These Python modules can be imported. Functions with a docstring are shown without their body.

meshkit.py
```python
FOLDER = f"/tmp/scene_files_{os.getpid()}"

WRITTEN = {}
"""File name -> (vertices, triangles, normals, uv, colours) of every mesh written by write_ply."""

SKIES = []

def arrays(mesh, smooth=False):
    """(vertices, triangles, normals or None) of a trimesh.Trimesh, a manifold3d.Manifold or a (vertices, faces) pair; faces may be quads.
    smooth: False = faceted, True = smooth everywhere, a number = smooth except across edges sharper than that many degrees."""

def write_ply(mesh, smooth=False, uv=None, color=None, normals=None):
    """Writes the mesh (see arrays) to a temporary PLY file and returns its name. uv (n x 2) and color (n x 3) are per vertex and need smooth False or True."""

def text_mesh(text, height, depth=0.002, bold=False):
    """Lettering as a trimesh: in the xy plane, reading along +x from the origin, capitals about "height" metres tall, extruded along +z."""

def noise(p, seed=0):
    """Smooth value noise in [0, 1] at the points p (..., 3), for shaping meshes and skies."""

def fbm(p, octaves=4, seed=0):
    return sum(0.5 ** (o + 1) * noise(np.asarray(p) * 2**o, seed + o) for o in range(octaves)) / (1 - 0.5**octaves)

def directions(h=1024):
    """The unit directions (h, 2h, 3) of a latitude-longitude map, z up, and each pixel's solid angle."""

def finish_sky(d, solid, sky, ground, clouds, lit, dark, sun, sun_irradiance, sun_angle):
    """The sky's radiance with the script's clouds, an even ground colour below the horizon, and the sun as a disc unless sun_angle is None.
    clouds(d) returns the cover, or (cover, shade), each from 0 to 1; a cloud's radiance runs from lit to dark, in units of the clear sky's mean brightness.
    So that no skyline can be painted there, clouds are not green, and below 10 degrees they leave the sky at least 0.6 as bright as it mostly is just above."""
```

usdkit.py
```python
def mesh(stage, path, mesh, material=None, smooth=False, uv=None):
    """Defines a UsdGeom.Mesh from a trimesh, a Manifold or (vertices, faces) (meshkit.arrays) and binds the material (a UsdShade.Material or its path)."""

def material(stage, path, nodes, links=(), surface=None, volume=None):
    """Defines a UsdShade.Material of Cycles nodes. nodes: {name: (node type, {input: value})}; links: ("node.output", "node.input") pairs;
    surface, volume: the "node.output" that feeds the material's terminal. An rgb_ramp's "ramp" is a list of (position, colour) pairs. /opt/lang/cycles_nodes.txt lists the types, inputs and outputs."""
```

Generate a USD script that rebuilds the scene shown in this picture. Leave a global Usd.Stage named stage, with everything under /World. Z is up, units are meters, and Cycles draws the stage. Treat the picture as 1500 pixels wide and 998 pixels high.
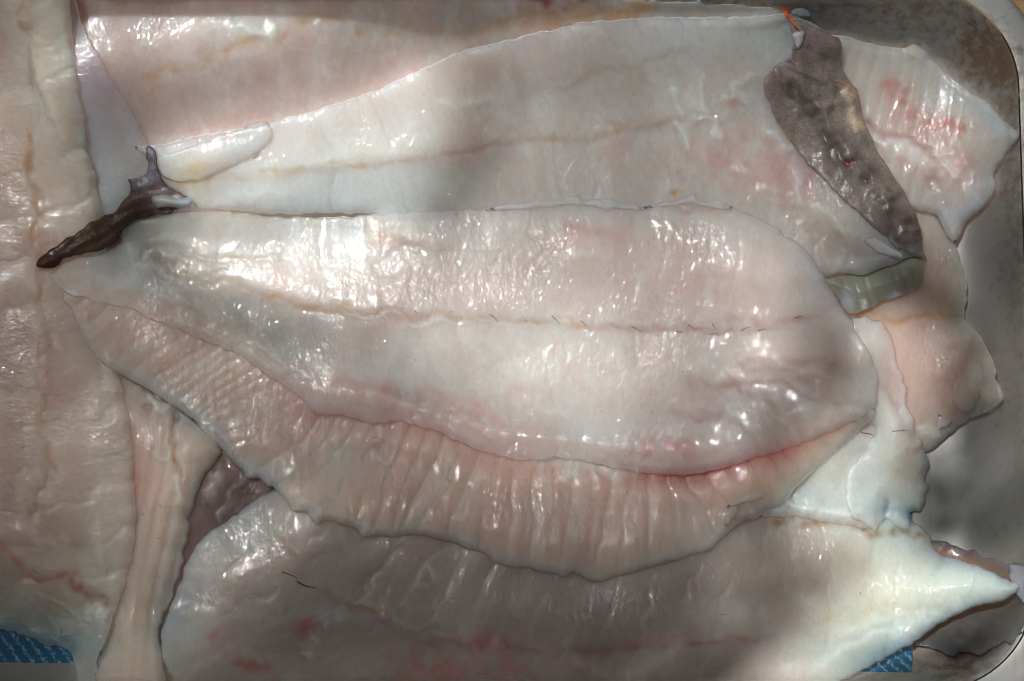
import math
import numpy as np
import shapely
import trimesh
from scipy import ndimage as ndi
from scipy.spatial import cKDTree
from pxr import Usd, UsdGeom, UsdLux, UsdShade, Gf, Sdf, Vt
import usdkit

stage = Usd.Stage.CreateInMemory()
UsdGeom.SetStageUpAxis(stage, UsdGeom.Tokens.z)
UsdGeom.SetStageMetersPerUnit(stage, 1.0)
UsdGeom.Xform.Define(stage, '/World')
rng = np.random.default_rng(7)

# ------------------------------------------------------------------ camera
W0, H0PX = 1500.0, 998.0
DIST, TILT = 0.80, math.radians(8)
TX = 0.1875 / DIST                                   # half width at distance one
CAM = np.array([0.0, -math.sin(TILT) * DIST, math.cos(TILT) * DIST])
FWD = np.array([0.0, math.sin(TILT), -math.cos(TILT)])
UPV = np.array([0.0, math.cos(TILT), math.sin(TILT)])
cam = UsdGeom.Camera.Define(stage, '/World/camera')
cam.CreateHorizontalApertureAttr(36.0)
cam.CreateVerticalApertureAttr(36.0 * 681 / 1024)
cam.CreateFocalLengthAttr(18.0 / TX)
cam.CreateClippingRangeAttr(Gf.Vec2f(0.02, 2000))
cam.CreateFStopAttr(8.0)
cam.CreateFocusDistanceAttr(0.778)
cam.CreateExposureAttr(0.14)
UsdGeom.Xformable(cam).AddTransformOp().Set(Gf.Matrix4d(1, 0, 0, 0, *UPV, 0, *(-FWD), 0, *CAM, 1))


def at(px, py, z):
    """The point of the plane at height z seen at a place of the photograph."""
    px, py, z = np.broadcast_arrays(np.asarray(px, float), np.asarray(py, float), np.asarray(z, float))
    a, b = (px - W0 / 2) / (W0 / 2) * TX, (H0PX / 2 - py) / (W0 / 2) * TX
    d = FWD + a[..., None] * np.array([1.0, 0, 0]) + b[..., None] * UPV
    k = (z - CAM[2]) / d[..., 2]
    return CAM + d * k[..., None]


# ------------------------------------------------------------------ sky and sun
SUN = np.array([-0.36, 0.40, 0.90]); SUN /= np.linalg.norm(SUN)
ELEV, ROT = math.asin(SUN[2]), math.atan2(SUN[0], SUN[1])
sky_mat = usdkit.material(stage, '/World/Looks/sky', {
    'sky': ('sky_texture', {'sky_type': 'single_scattering', 'sun_disc': False, 'sun_elevation': ELEV, 'sun_rotation': ROT}),
    'tc': ('texture_coordinate', {}),
    'map': ('mapping', {'scale': (1.0, 1.0, 1.6)}),
    'n': ('noise_texture', {'scale': 2.3, 'detail': 6.0, 'roughness': 0.55, 'distortion': 0.3}),
    'r': ('rgb_ramp', {'ramp': [(0.38, (0.25, 0.25, 0.25)), (0.62, (1, 1, 1))]}),
    'm': ('mix', {'mix_type': 'mix', 'color2': (6.0, 5.9, 5.7)}),
    'bg': ('background_shader', {'strength': 0.05}),
}, [('tc.generated', 'map.vector'), ('map.vector', 'n.vector'), ('n.fac', 'r.fac'), ('r.color', 'm.fac'), ('sky.color', 'm.color1'), ('m.color', 'bg.color')], surface='bg.background')
dome = UsdLux.DomeLight.Define(stage, '/World/sky')
UsdShade.MaterialBindingAPI.Apply(dome.GetPrim()).Bind(sky_mat)
dome.GetPrim().SetCustomDataByKey('kind', 'structure')
sun = UsdLux.DistantLight.Define(stage, '/World/sun')
sun.CreateNormalizeAttr(True)
sun.CreateIntensityAttr(1.13)
sun.CreateAngleAttr(0.53)
sun.CreateColorAttr(Gf.Vec3f(1.0, 0.985, 0.965))
zx = SUN; xx = np.cross([0, 0, 1.0], zx); xx /= np.linalg.norm(xx); yx = np.cross(zx, xx)
UsdGeom.Xformable(sun).AddTransformOp().Set(Gf.Matrix4d(*xx, 0, *yx, 0, *zx, 0, 0, 0, 0, 1))

# ------------------------------------------------------------------ helpers
names = {}


def numbered(parent, name):
    k = names.get((parent, name), 0)
    names[(parent, name)] = k + 1
    return f'{parent}/{name}' + (f'_{k:03d}' if k else '')


def tag(p, label=None, cat=None, group=None, kind=None):
    for k, v in (('label', label), ('category', cat), ('group', group), ('kind', kind)):
        if v:
            p.SetCustomDataByKey(k, v)
    return p


def thing(name, label, cat, loc=(0, 0, 0), group=None, kind=None):
    x = UsdGeom.Xform.Define(stage, numbered('/World', name))
    x.AddTranslateOp().Set(Gf.Vec3d(*map(float, loc)))
    tag(x.GetPrim(), label, cat, group, kind)
    x.loc = np.array(loc, float)
    return x


def obj(name, verts, faces, mat, parent=None, smooth=True, color=None, label=None, wet=None):
    base = '/World' if parent is None else str(parent.GetPath())
    if parent is not None:
        verts = np.asarray(verts) - parent.loc
    m = usdkit.mesh(stage, numbered(base, name), (np.asarray(verts), np.asarray(faces)), mat, smooth=smooth)
    if color is not None:
        UsdGeom.PrimvarsAPI(m).CreatePrimvar('tone', Sdf.ValueTypeNames.Color3fArray, 'vertex').Set(Vt.Vec3fArray.FromNumpy(np.ascontiguousarray(color, np.float32)))
    if label:
        m.GetPrim().SetCustomDataByKey('label', label)
    m.loc = np.zeros(3) if parent is None else parent.loc
    return m


def spline(pts, step=2.0, closed=True):
    """Catmull-Rom through the points, resampled evenly."""
    p = np.asarray(pts, float)
    q = np.vstack([p[-1], p, p[0], p[1]]) if closed else np.vstack([2 * p[0] - p[1], p, 2 * p[-1] - p[-2]])
    out, t = [], np.linspace(0, 1, 12, endpoint=False)[:, None]
    for a, b, c, d in zip(q[:-3], q[1:-2], q[2:-1], q[3:]):
        out.append(0.5 * (2 * b + (c - a) * t + (2 * a - 5 * b + 4 * c - d) * t**2 + (3 * b - a - 3 * c + d) * t**3))
    o = np.vstack(out + [p[:1] if closed else p[-1:]])
    s = np.r_[0, np.cumsum(np.linalg.norm(np.diff(o, axis=0), axis=1))]
    u = np.linspace(0, s[-1], max(4, int(s[-1] / step)), endpoint=not closed)
    return np.stack([np.interp(u, s, o[:, 0]), np.interp(u, s, o[:, 1])], 1)


def sm(a, b, x):
    t = np.clip((x - a) / (b - a), 0, 1)
    return t * t * (3 - 2 * t)


# the working grid: places of the photograph, 2.5 of its pixels apart
ST = 2.5
GX, GY = np.arange(-230, 1732, ST), np.arange(-230, 1232, ST)
XX, YY = np.meshgrid(GX, GY)
fields = {}


def field(sx, sy, seed):
    """A smooth random field, unit spread, features about sx by sy photo pixels."""
    key = (sx, sy, seed)
    if key not in fields:
        f = np.random.default_rng(seed * 1000 + int(sx * 10 + sy)).standard_normal(XX.shape)
        f = ndi.gaussian_filter(f, (sy / ST / 2, sx / ST / 2), mode='wrap')
        fields[key] = ((f - f.mean()) / f.std()).astype(np.float32)
    return fields[key]


# ------------------------------------------------------------------ materials
MM = 0.001


def flesh_material(name, vscale=650.0, vary=(0.94, 1.05), rough=0.038, bump=0.00075, fine=520.0, sss=0.0024, weight=1.0, coat=1.0, stretch=(1.0, 1.0, 1.0), turn=0.0):
    return usdkit.material(stage, '/World/Looks/' + name, {
        'a': ('attribute', {'attribute': 'tone'}),
        'g': ('geometry', {}),
        'mp': ('mapping', {'rotation': (0, 0, turn), 'scale': stretch}),
        'n1': ('noise_texture', {'scale': fine, 'detail': 0.8, 'roughness': 0.5, 'distortion': 0.5}),
        'n2': ('noise_texture', {'scale': fine * 3.1, 'detail': 2.0, 'roughness': 0.6, 'distortion': 0.6}),
        'n3': ('noise_texture', {'scale': 55.0, 'detail': 3.0}),
        'n4': ('noise_texture', {'scale': vscale, 'detail': 4.0, 'roughness': 0.65}),
        'mask': ('map_range', {'from_min': 0.40, 'from_max': 0.58, 'to_min': 0.30, 'to_max': 1.0, 'clamp': True}),
        'h2': ('math', {'math_type': 'multiply', 'value2': 0.10}),
        'h': ('math', {'math_type': 'add'}),
        'hm': ('math', {'math_type': 'multiply'}),
        'b': ('bump', {'strength': 1.0, 'distance': bump}),
        'bd': ('bump', {'strength': 0.3, 'distance': bump}),
        'cr': ('map_range', {'from_min': 0.35, 'from_max': 0.65, 'to_min': rough * 0.6, 'to_max': rough * 1.7, 'clamp': True}),
        'v': ('map_range', {'from_min': 0.3, 'from_max': 0.7, 'to_min': vary[0], 'to_max': vary[1], 'clamp': True}),
        'cm': ('mix', {'mix_type': 'multiply', 'fac': 1.0}),
        'p': ('principled_bsdf', {'subsurface_weight': weight, 'subsurface_method': 'random_walk', 'subsurface_scale': sss, 'subsurface_radius': (1.0, 0.62, 0.48),
                                  'roughness': 0.38, 'specular_ior_level': 0.12, 'coat_weight': coat, 'coat_ior': 1.40}),
    }, [('g.position', 'mp.vector'), ('mp.vector', 'n1.vector'), ('mp.vector', 'n2.vector'), ('g.position', 'n3.vector'), ('mp.vector', 'n4.vector'),
        ('n3.fac', 'mask.value'), ('n2.fac', 'h2.value1'), ('n1.fac', 'h.value1'), ('h2.value', 'h.value2'), ('h.value', 'hm.value1'), ('mask.result', 'hm.value2'),
        ('hm.value', 'b.height'), ('hm.value', 'bd.height'), ('b.normal', 'p.coat_normal'), ('bd.normal', 'p.normal'), ('n3.fac', 'cr.value'), ('cr.result', 'p.coat_roughness'),
        ('a.color', 'cm.color1'), ('n4.fac', 'v.value'), ('v.result', 'cm.color2'), ('cm.color', 'p.base_color')], surface='p.BSDF')


M_flesh = flesh_material('flesh', stretch=(1.25, 0.75, 1.0), turn=0.25)
M_side = flesh_material('side_flesh', stretch=(0.75, 1.25, 1.0), turn=0.25)
M_fringe = flesh_material('fringe_flesh', rough=0.038, bump=0.00070, fine=480.0, stretch=(1.5, 0.7, 1.0), turn=-0.15)
M_skin = flesh_material('skin', vscale=1300.0, vary=(0.68, 1.28), rough=0.16, bump=0.00035, fine=620.0, sss=0.0008, weight=0.4, coat=0.35)
M_dried = flesh_material('dried_skin', vscale=1100.0, vary=(0.6, 1.35), rough=0.25, bump=0.00045, fine=800.0, sss=0.0008, weight=0.2, coat=0.16)
M_fin = flesh_material('wet_fin', rough=0.22, bump=0.00030, fine=700.0, sss=0.001, weight=0.5, coat=0.6)


def steel(name, stains, tone=0.46, rough=0.30):
    return usdkit.material(stage, '/World/Looks/' + name, {
        'g': ('geometry', {}),
        'mp': ('mapping', {'scale': (900.0, 14.0, 60.0)}),
        'mq': ('mapping', {'scale': (300.0, 20.0, 60.0), 'rotation': (0, 0, 0.9)}),
        'n1': ('noise_texture', {'scale': 1.0, 'detail': 3.0}),
        'n5': ('noise_texture', {'scale': 1.0, 'detail': 3.0}),
        'n2': ('noise_texture', {'scale': 28.0, 'detail': 5.0, 'roughness': 0.6}),
        'n3': ('noise_texture', {'scale': 260.0, 'detail': 4.0, 'roughness': 0.65}),
        'n4': ('noise_texture', {'scale': 60.0, 'detail': 6.0, 'roughness': 0.65}),
        'at': ('attribute', {'attribute': 'tone'}),
        'sep': ('separate_color', {}),
        'rs': ('math', {'math_type': 'multiply_add', 'value2': 1.7, 'value3': -0.85}),
        'rs2': ('math', {'math_type': 'add'}),
        'rust': ('map_range', {'from_min': 0.38, 'from_max': 0.95, 'to_min': 0.0, 'to_max': stains, 'clamp': True}),
        'c': ('rgb_ramp', {'ramp': [(0.3, (tone * 0.72, tone * 0.72, tone * 0.68)), (0.7, (tone * 1.2, tone * 1.19, tone * 1.14))]}),
        'mx': ('mix', {'mix_type': 'mix', 'color2': (0.13, 0.070, 0.028)}),
        'me': ('map_range', {'from_min': 0.0, 'from_max': 1.0, 'to_min': 0.75, 'to_max': 0.15, 'clamp': True}),
        'ro': ('map_range', {'from_min': 0.3, 'from_max': 0.7, 'to_min': rough * 0.8, 'to_max': rough * 1.5, 'clamp': True}),
        'hh': ('math', {'math_type': 'add'}),
        'b': ('bump', {'strength': 0.5, 'distance': 0.00006}),
        'p': ('principled_bsdf', {'metallic': 1.0}),
    }, [('g.position', 'mp.vector'), ('g.position', 'mq.vector'), ('mq.vector', 'n5.vector'), ('mp.vector', 'n1.vector'), ('g.position', 'n2.vector'), ('g.position', 'n3.vector'), ('mp.vector', 'n4.vector'),
        ('at.color', 'sep.color'), ('n3.fac', 'rs.value1'), ('rs.value', 'rs2.value1'), ('sep.r', 'rs2.value2'), ('rs2.value', 'rust.value'),
        ('n4.fac', 'c.fac'), ('c.color', 'mx.color1'), ('rust.result', 'mx.fac'), ('mx.color', 'p.base_color'), ('rust.result', 'me.value'), ('me.result', 'p.metallic'),
        ('n2.fac', 'ro.value'), ('ro.result', 'p.roughness'), ('n1.fac', 'hh.value1'), ('n5.fac', 'hh.value2'), ('hh.value', 'b.height'), ('b.normal', 'p.normal')], surface='p.BSDF')


M_steel = steel('worn_steel', 0.85, 0.40, 0.50)
M_bone = usdkit.material(stage, '/World/Looks/dark_bristle', {'p': ('principled_bsdf', {'base_color': (0.06, 0.035, 0.025), 'roughness': 0.35})}, surface='p.BSDF')
M_orange = usdkit.material(stage, '/World/Looks/orange_fibre', {'p': ('principled_bsdf', {'base_color': (0.65, 0.10, 0.02), 'roughness': 0.45})}, surface='p.BSDF')
M_blue = usdkit.material(stage, '/World/Looks/blue_print', {
    'g': ('geometry', {}),
    'mp': ('mapping', {'rotation': (0, 0, -0.75), 'scale': (1500.0, 480.0, 300.0)}),
    'n': ('noise_texture', {'scale': 1.0, 'detail': 2.0, 'distortion': 0.8}),
    'mq': ('mapping', {'rotation': (0, 0, -0.75), 'scale': (1.0, 1.0, 1.0)}),
    'w': ('wave_texture', {'wave_type': 'bands', 'bands_direction': 'x', 'scale': 95.0, 'distortion': 3.0, 'detail': 2.0, 'detail_scale': 8.0}),
    'k': ('math', {'math_type': 'multiply'}),
    'r': ('rgb_ramp', {'ramp': [(0.26, (0.003, 0.090, 0.19)), (0.42, (0.03, 0.15, 0.25)), (0.62, (0.26, 0.36, 0.35))]}),
    'n2': ('noise_texture', {'scale': 2500.0, 'detail': 1.0}),
    'b': ('bump', {'strength': 0.6, 'distance': 0.0001}),
    'p': ('principled_bsdf', {'roughness': 0.5}),
}, [('g.position', 'mp.vector'), ('mp.vector', 'n.vector'), ('g.position', 'mq.vector'), ('mq.vector', 'w.vector'), ('n.fac', 'k.value1'), ('w.fac', 'k.value2'), ('k.value', 'r.fac'),
    ('r.color', 'p.base_color'), ('g.position', 'n2.vector'), ('n2.fac', 'b.height'), ('b.normal', 'p.normal')], surface='p.BSDF')
M_wood = usdkit.material(stage, '/World/Looks/table_wood', {
    'g': ('geometry', {}), 'mp': ('mapping', {'scale': (14.0, 160.0, 60.0)}), 'n': ('noise_texture', {'scale': 1.0, 'detail': 5.0}),
    'r': ('rgb_ramp', {'ramp': [(0.3, (0.20, 0.10, 0.035)), (0.7, (0.42, 0.25, 0.10))]}), 'p': ('principled_bsdf', {'roughness': 0.45}),
}, [('g.position', 'mp.vector'), ('mp.vector', 'n.vector'), ('n.fac', 'r.fac'), ('r.color', 'p.base_color')], surface='p.BSDF')
M_leaf = usdkit.material(stage, '/World/Looks/leaf', {'p': ('principled_bsdf', {'base_color': (0.05, 0.09, 0.03), 'roughness': 0.5})}, surface='p.BSDF')
M_bark = usdkit.material(stage, '/World/Looks/bark', {
    'g': ('geometry', {}), 'n': ('noise_texture', {'scale': 40.0, 'detail': 5.0}), 'r': ('rgb_ramp', {'ramp': [(0.3, (0.05, 0.035, 0.025)), (0.7, (0.16, 0.12, 0.09))]}),
    'p': ('principled_bsdf', {'roughness': 0.9})}, [('g.position', 'n.vector'), ('n.fac', 'r.fac'), ('r.color', 'p.base_color')], surface='p.BSDF')

# ------------------------------------------------------------------ table and ground
box = trimesh.creation.box((1.6, 1.1, 0.03)); box.apply_translation((0, 0, -0.0185))
tb = obj('table', box.vertices, box.faces, M_wood, smooth=False)
tag(tb.GetPrim(), 'brown wooden table top under the steel tray', 'table')
gv = np.array([(-40, -40, -0.78), (40, -40, -0.78), (40, 40, -0.78), (-40, 40, -0.78)], float)
M_ground = usdkit.material(stage, '/World/Looks/paving', {'g': ('geometry', {}), 'n': ('noise_texture', {'scale': 6.0, 'detail': 5.0}), 'r': ('rgb_ramp', {'ramp': [(0.3, (0.16, 0.155, 0.145)), (0.7, (0.26, 0.25, 0.23))]}),
    'p': ('principled_bsdf', {'roughness': 0.85})}, [('g.position', 'n.vector'), ('n.fac', 'r.fac'), ('r.color', 'p.base_color')], surface='p.BSDF')
tag(obj('ground', gv, [(0, 1, 2), (0, 2, 3)], M_ground, smooth=False).GetPrim(), kind='structure')

# ------------------------------------------------------------------ tray
RIMZ = 0.027
c0, c1 = at(-260, -14, RIMZ), at(1516, 1006, RIMZ)
TL, TR, TT, TBT = c0[0], c1[0], c0[1], c1[1]            # inner edge of the rim
PROF = np.array([(-0.030, 0.0), (-0.024, 0.0006), (-0.0175, 0.0026), (-0.0120, 0.0064), (-0.0075, 0.0120), (-0.0030, 0.0190), (-0.0012, 0.0242), (0.0, 0.0262), (0.0012, RIMZ),
                 (0.0030, 0.0274), (0.0090, 0.0275), (0.0118, 0.0272), (0.0130, 0.0262), (0.0130, 0.0232)])
CR = 0.036                                              # corner radius at the rim's inner edge


def rounded_rect(off, n=28):
    r = max(CR + off, 0.004)
    out = []
    for cx, cy, a0 in ((TR - CR, TT - CR, 0), (TL + CR, TT - CR, 90), (TL + CR, TBT + CR, 180), (TR - CR, TBT + CR, 270)):
        for a in np.radians(a0 + np.linspace(0, 90, n)):
            out.append((cx + r * math.cos(a), cy + r * math.sin(a)))
    return np.array(out)


def ring_mesh(offs_z, subdiv=6):
    p = np.array(offs_z)
    s = np.linspace(0, len(p) - 1, (len(p) - 1) * subdiv + 1)
    q = np.stack([np.interp(s, range(len(p)), p[:, k]) for k in (0, 1)], 1)
    q = np.stack([ndi.gaussian_filter1d(q[:, k], 2.5, mode='nearest') for k in (0, 1)], 1)
    rings = [np.c_[rounded_rect(o), np.full(112, z)] for o, z in q]
    n = 112
    v = np.vstack(rings)
    f = []
    for i in range(len(rings) - 1):
        for j in range(n):
            a, b = i * n + j, i * n + (j + 1) % n
            f += [(a, b, b + n), (a, b + n, a + n)]
    return v, np.array(f)[:, ::-1] * 1


def sd_rect(x, y):
    """Signed distance outward from the rim's inner edge."""
    cx, cy, hx, hy = (TL + TR) / 2, (TT + TBT) / 2, (TR - TL) / 2 - CR, (TT - TBT) / 2 - CR
    dx, dy = np.abs(x - cx) - hx, np.abs(y - cy) - hy
    return np.hypot(np.maximum(dx, 0), np.maximum(dy, 0)) + np.minimum(np.maximum(dx, dy), 0) - CR


def stain(v):
    """Where the steel is brown: stained by the far right corner, golden by the near one."""
    def g(px, py, r, z=0.012):
        c = at(px, py, z)
        return np.exp(-((v[:, 0] - c[0])**2 + (v[:, 1] - c[1])**2) / (r * 0.00025)**2)
    s = 0.85 * g(1482, 120, 34) + 0.62 * g(1440, 60, 60) + 0.45 * g(1485, 165, 20) + 0.8 * g(1400, 970, 60) + 0.55 * g(1340, 20, 60) + 0.5 * g(1470, 820, 40) + 0.5 * g(1492, 640, 40) + 0.4 * g(1440, 95, 50) + 0.3 * g(1480, 400, 60)
    n = field(18, 18, 3)
    return np.clip(s, 0, 1)


tray = thing('steel_tray', 'worn stainless steel tray with rounded corners holding the fish fillets', 'tray', at(700, 499, 0))
v, f = ring_mesh(PROF[:9])
f = f[:, ::-1]
t3 = np.repeat(stain(v)[:, None], 3, 1)
obj('wall', v, f[:, ::-1], M_steel, tray, color=t3)
v2, f2 = ring_mesh(PROF[8:], 5)
v2[:, 2] += 0.00002
obj('rim', v2, f2, M_steel, tray, color=np.repeat(stain(v2)[:, None] * 0.5, 3, 1))
inner = v[:112]
fx, fy = np.meshgrid(np.linspace(inner[:, 0].min(), inner[:, 0].max(), 200), np.linspace(inner[:, 1].min(), inner[:, 1].max(), 150))
fl = shapely.Polygon(inner[:, :2])
tri_v, tri_f = trimesh.creation.triangulate_polygon(fl, engine='earcut')
fm = trimesh.Trimesh(np.c_[tri_v, np.full(len(tri_v), v[0, 2])], tri_f)
for _ in range(6):
    fm = fm.subdivide()
if fm.face_normals[:, 2].mean() < 0:
    fm.invert()
obj('base', fm.vertices, fm.faces, M_steel, tray, color=np.repeat(stain(np.array(fm.vertices))[:, None], 3, 1))

# height of the ground the fish lie on, over the working grid
HZ = np.zeros_like(XX)
for _ in range(4):
    P = at(XX, YY, HZ)
    HZ = np.interp(sd_rect(P[..., 0], P[..., 1]), PROF[:11, 0], PROF[:11, 1])

# ------------------------------------------------------------------ layers of flesh
TONE = dict(flesh=(0.64, 0.52, 0.485), white=(0.74, 0.73, 0.67), pale=(0.68, 0.61, 0.575), pink=(0.63, 0.35, 0.32), red=(0.46, 0.13, 0.12), orange=(0.62, 0.38, 0.20), brown=(0.30, 0.17, 0.10),
            grey=(0.46, 0.44, 0.39), blue=(0.50, 0.52, 0.60), cream=(0.70, 0.69, 0.61), peach=(0.66, 0.47, 0.37), dark=(0.10, 0.085, 0.075), green=(0.34, 0.36, 0.29), mauve=(0.57, 0.45, 0.44))
TONE = {k: np.array(v) for k, v in TONE.items()}
H = HZ.copy()


class Layer:
    pass


def crop(outline, margin=20):
    x0, y0 = outline.min(0) - margin
    x1, y1 = outline.max(0) + margin
    i0, i1 = max(0, int((y0 - GY[0]) / ST)), min(len(GY), int((y1 - GY[0]) / ST) + 2)
    j0, j1 = max(0, int((x0 - GX[0]) / ST)), min(len(GX), int((x1 - GX[0]) / ST) + 2)
    return slice(i0, i1), slice(j0, j1)


def start(outline, wobble=1.2, seed=1, drape=9, clear=0.00025):
    L = Layer()
    o = spline(outline, 1.5)
    n = len(o)
    nz = ndi.gaussian_filter1d(np.random.default_rng(seed).standard_normal((n, 2)), 3, axis=0, mode='wrap') * 3.3 * wobble
    o = o + nz
    L.o = o
    L.w = crop(o)
    L.x, L.y = XX[L.w], YY[L.w]
    poly = shapely.Polygon(o).buffer(0)
    shapely.prepare(poly)
    ins = shapely.contains_xy(poly, L.x.ravel(), L.y.ravel()).reshape(L.x.shape)
    L.tree = cKDTree(o)
    d, L.near = L.tree.query(np.c_[L.x.ravel(), L.y.ravel()])
    L.d = d.reshape(L.x.shape) * np.where(ins, 1, -1)
    L.seed = seed
    a = H[L.w]
    k = max(3, int(drape * 0.7) | 1)
    sm_ = ndi.gaussian_filter(ndi.maximum_filter(a, k), drape, mode='nearest')
    L.B = np.maximum(sm_, ndi.gaussian_filter(ndi.maximum_filter(a, 3), 1.0)) + clear
    L.t = np.zeros_like(L.x)
    L.c = np.broadcast_to(TONE['flesh'], L.x.shape + (3,)).copy()
    L.wx = L.x + 5 * field(30, 30, seed + 40)[L.w] + 2 * field(9, 9, seed + 41)[L.w]
    L.wy = L.y + 5 * field(30, 30, seed + 42)[L.w] + 2 * field(9, 9, seed + 43)[L.w]
    return L


def rnd(d, w):
    q = np.clip(d / w, 0, 1)
    return np.sqrt(np.maximum(1 - (1 - q)**2, 0))


def thick(L, T, w1=22, w2=140, part=0.5):
    L.t = 0.92 * T * MM * (0.32 * part * rnd(L.d, w1) + (1 - 0.32 * part) * np.sin(np.clip(L.d / w2, 0, 1) * np.pi / 2))


def paint(L, tone, amt):
    t = TONE[tone] if isinstance(tone, str) else np.array(tone)
    a = np.clip(amt, 0, 1)[..., None]
    L.c = L.c * (1 - a) + t * a


def blob(L, cx, cy, rx, ry, ang=0, tone=None, amt=0.5, lift=0.0, hard=False):
    a = math.radians(ang)
    u, v_ = L.wx - cx, L.wy - cy
    p, q = (u * math.cos(a) + v_ * math.sin(a)) / rx, (-u * math.sin(a) + v_ * math.cos(a)) / ry
    r2 = p * p + q * q
    g = 1 - sm(0.7, 1.1, np.sqrt(r2)) if hard else np.exp(-r2)
    br = np.clip(0.85 + 0.30 * field(8, 8, L.seed + 70)[L.w] + 0.30 * field(22, 22, L.seed + 71)[L.w], 0, 1.3)
    if tone:
        paint(L, tone, g * br * amt)
    L.t = L.t + lift * MM * g
    return g


def dist_to(L, pts, warp=True):
    p = spline(pts, 1.5, closed=False)
    d, k = cKDTree(p).query(np.c_[(L.wx if warp else L.x).ravel(), (L.wy if warp else L.y).ravel()])
    return p, d.reshape(L.x.shape), k.reshape(L.x.shape)


def stroke(L, pts, width, tone=None, amt=0.6, lift=0.0, broken=0.0):
    p, d, k = dist_to(L, pts)
    g = np.exp(-(d / width)**2)
    if broken:
        g = g * np.clip(0.6 + broken * field(14, 14, L.seed + 60)[L.w], 0, 1)
    e = np.minimum(k, len(p) - 1 - k) / max(1, len(p) - 1)
    g = g * sm(0, 0.08, e + 0.02)
    if tone:
        paint(L, tone, g * amt * np.clip(0.85 + 0.30 * field(7, 7, L.seed + 72)[L.w] + 0.25 * field(20, 20, L.seed + 73)[L.w], 0, 1.3))
    L.t = L.t + lift * MM * g
    return g


def along(L, pts):
    """Length along a line and signed distance across it."""
    p, d, k = dist_to(L, pts, warp=False)
    tg = np.gradient(p, axis=0); tg /= np.linalg.norm(tg, axis=1, keepdims=True)
    tg = ndi.gaussian_filter1d(tg, 20, axis=0, mode='nearest')
    kk = k
    nx, ny = -tg[kk, 1], tg[kk, 0]
    s = k * 1.5 + ((L.x - p[kk, 0]) * tg[kk, 0] + (L.y - p[kk, 1]) * tg[kk, 1])
    n = (L.x - p[kk, 0]) * nx + (L.y - p[kk, 1]) * ny
    return ndi.gaussian_filter(s, 2), n


def mottle(L, a=1.0):
    """The unevenness of raw flesh: pale and pink clouds, small freckling."""
    s = L.seed
    paint(L, 'pale', 0.55 * a * sm(0.2, 1.8, field(70, 50, s + 1)[L.w]))
    paint(L, 'pink', 0.36 * a * sm(0.5, 2.2, field(60, 45, s + 2)[L.w]))
    paint(L, 'grey', 0.28 * a * sm(0.3, 2.0, field(50, 60, s + 3)[L.w]))
    paint(L, 'white', 0.30 * a * sm(0.8, 2.4, field(14, 20, s + 4)[L.w]))
    web = np.exp(-(field(16, 26, s + 6)[L.w] / 0.16)**2) * sm(0.2, 1.3, field(50, 50, s + 7)[L.w])
    paint(L, 'white', 0.28 * a * web)
    L.t = L.t + 0.05 * MM * web
    paint(L, 'peach', 0.35 * a * sm(1.0, 2.4, field(10, 14, s + 8)[L.w]))
    paint(L, 'mauve', 0.30 * a * sm(1.2, 2.6, field(9, 9, s + 9)[L.w]))
    L.c = L.c * (1 + 0.02 * a * field(6, 6, s + 5)[L.w])[..., None]


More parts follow.
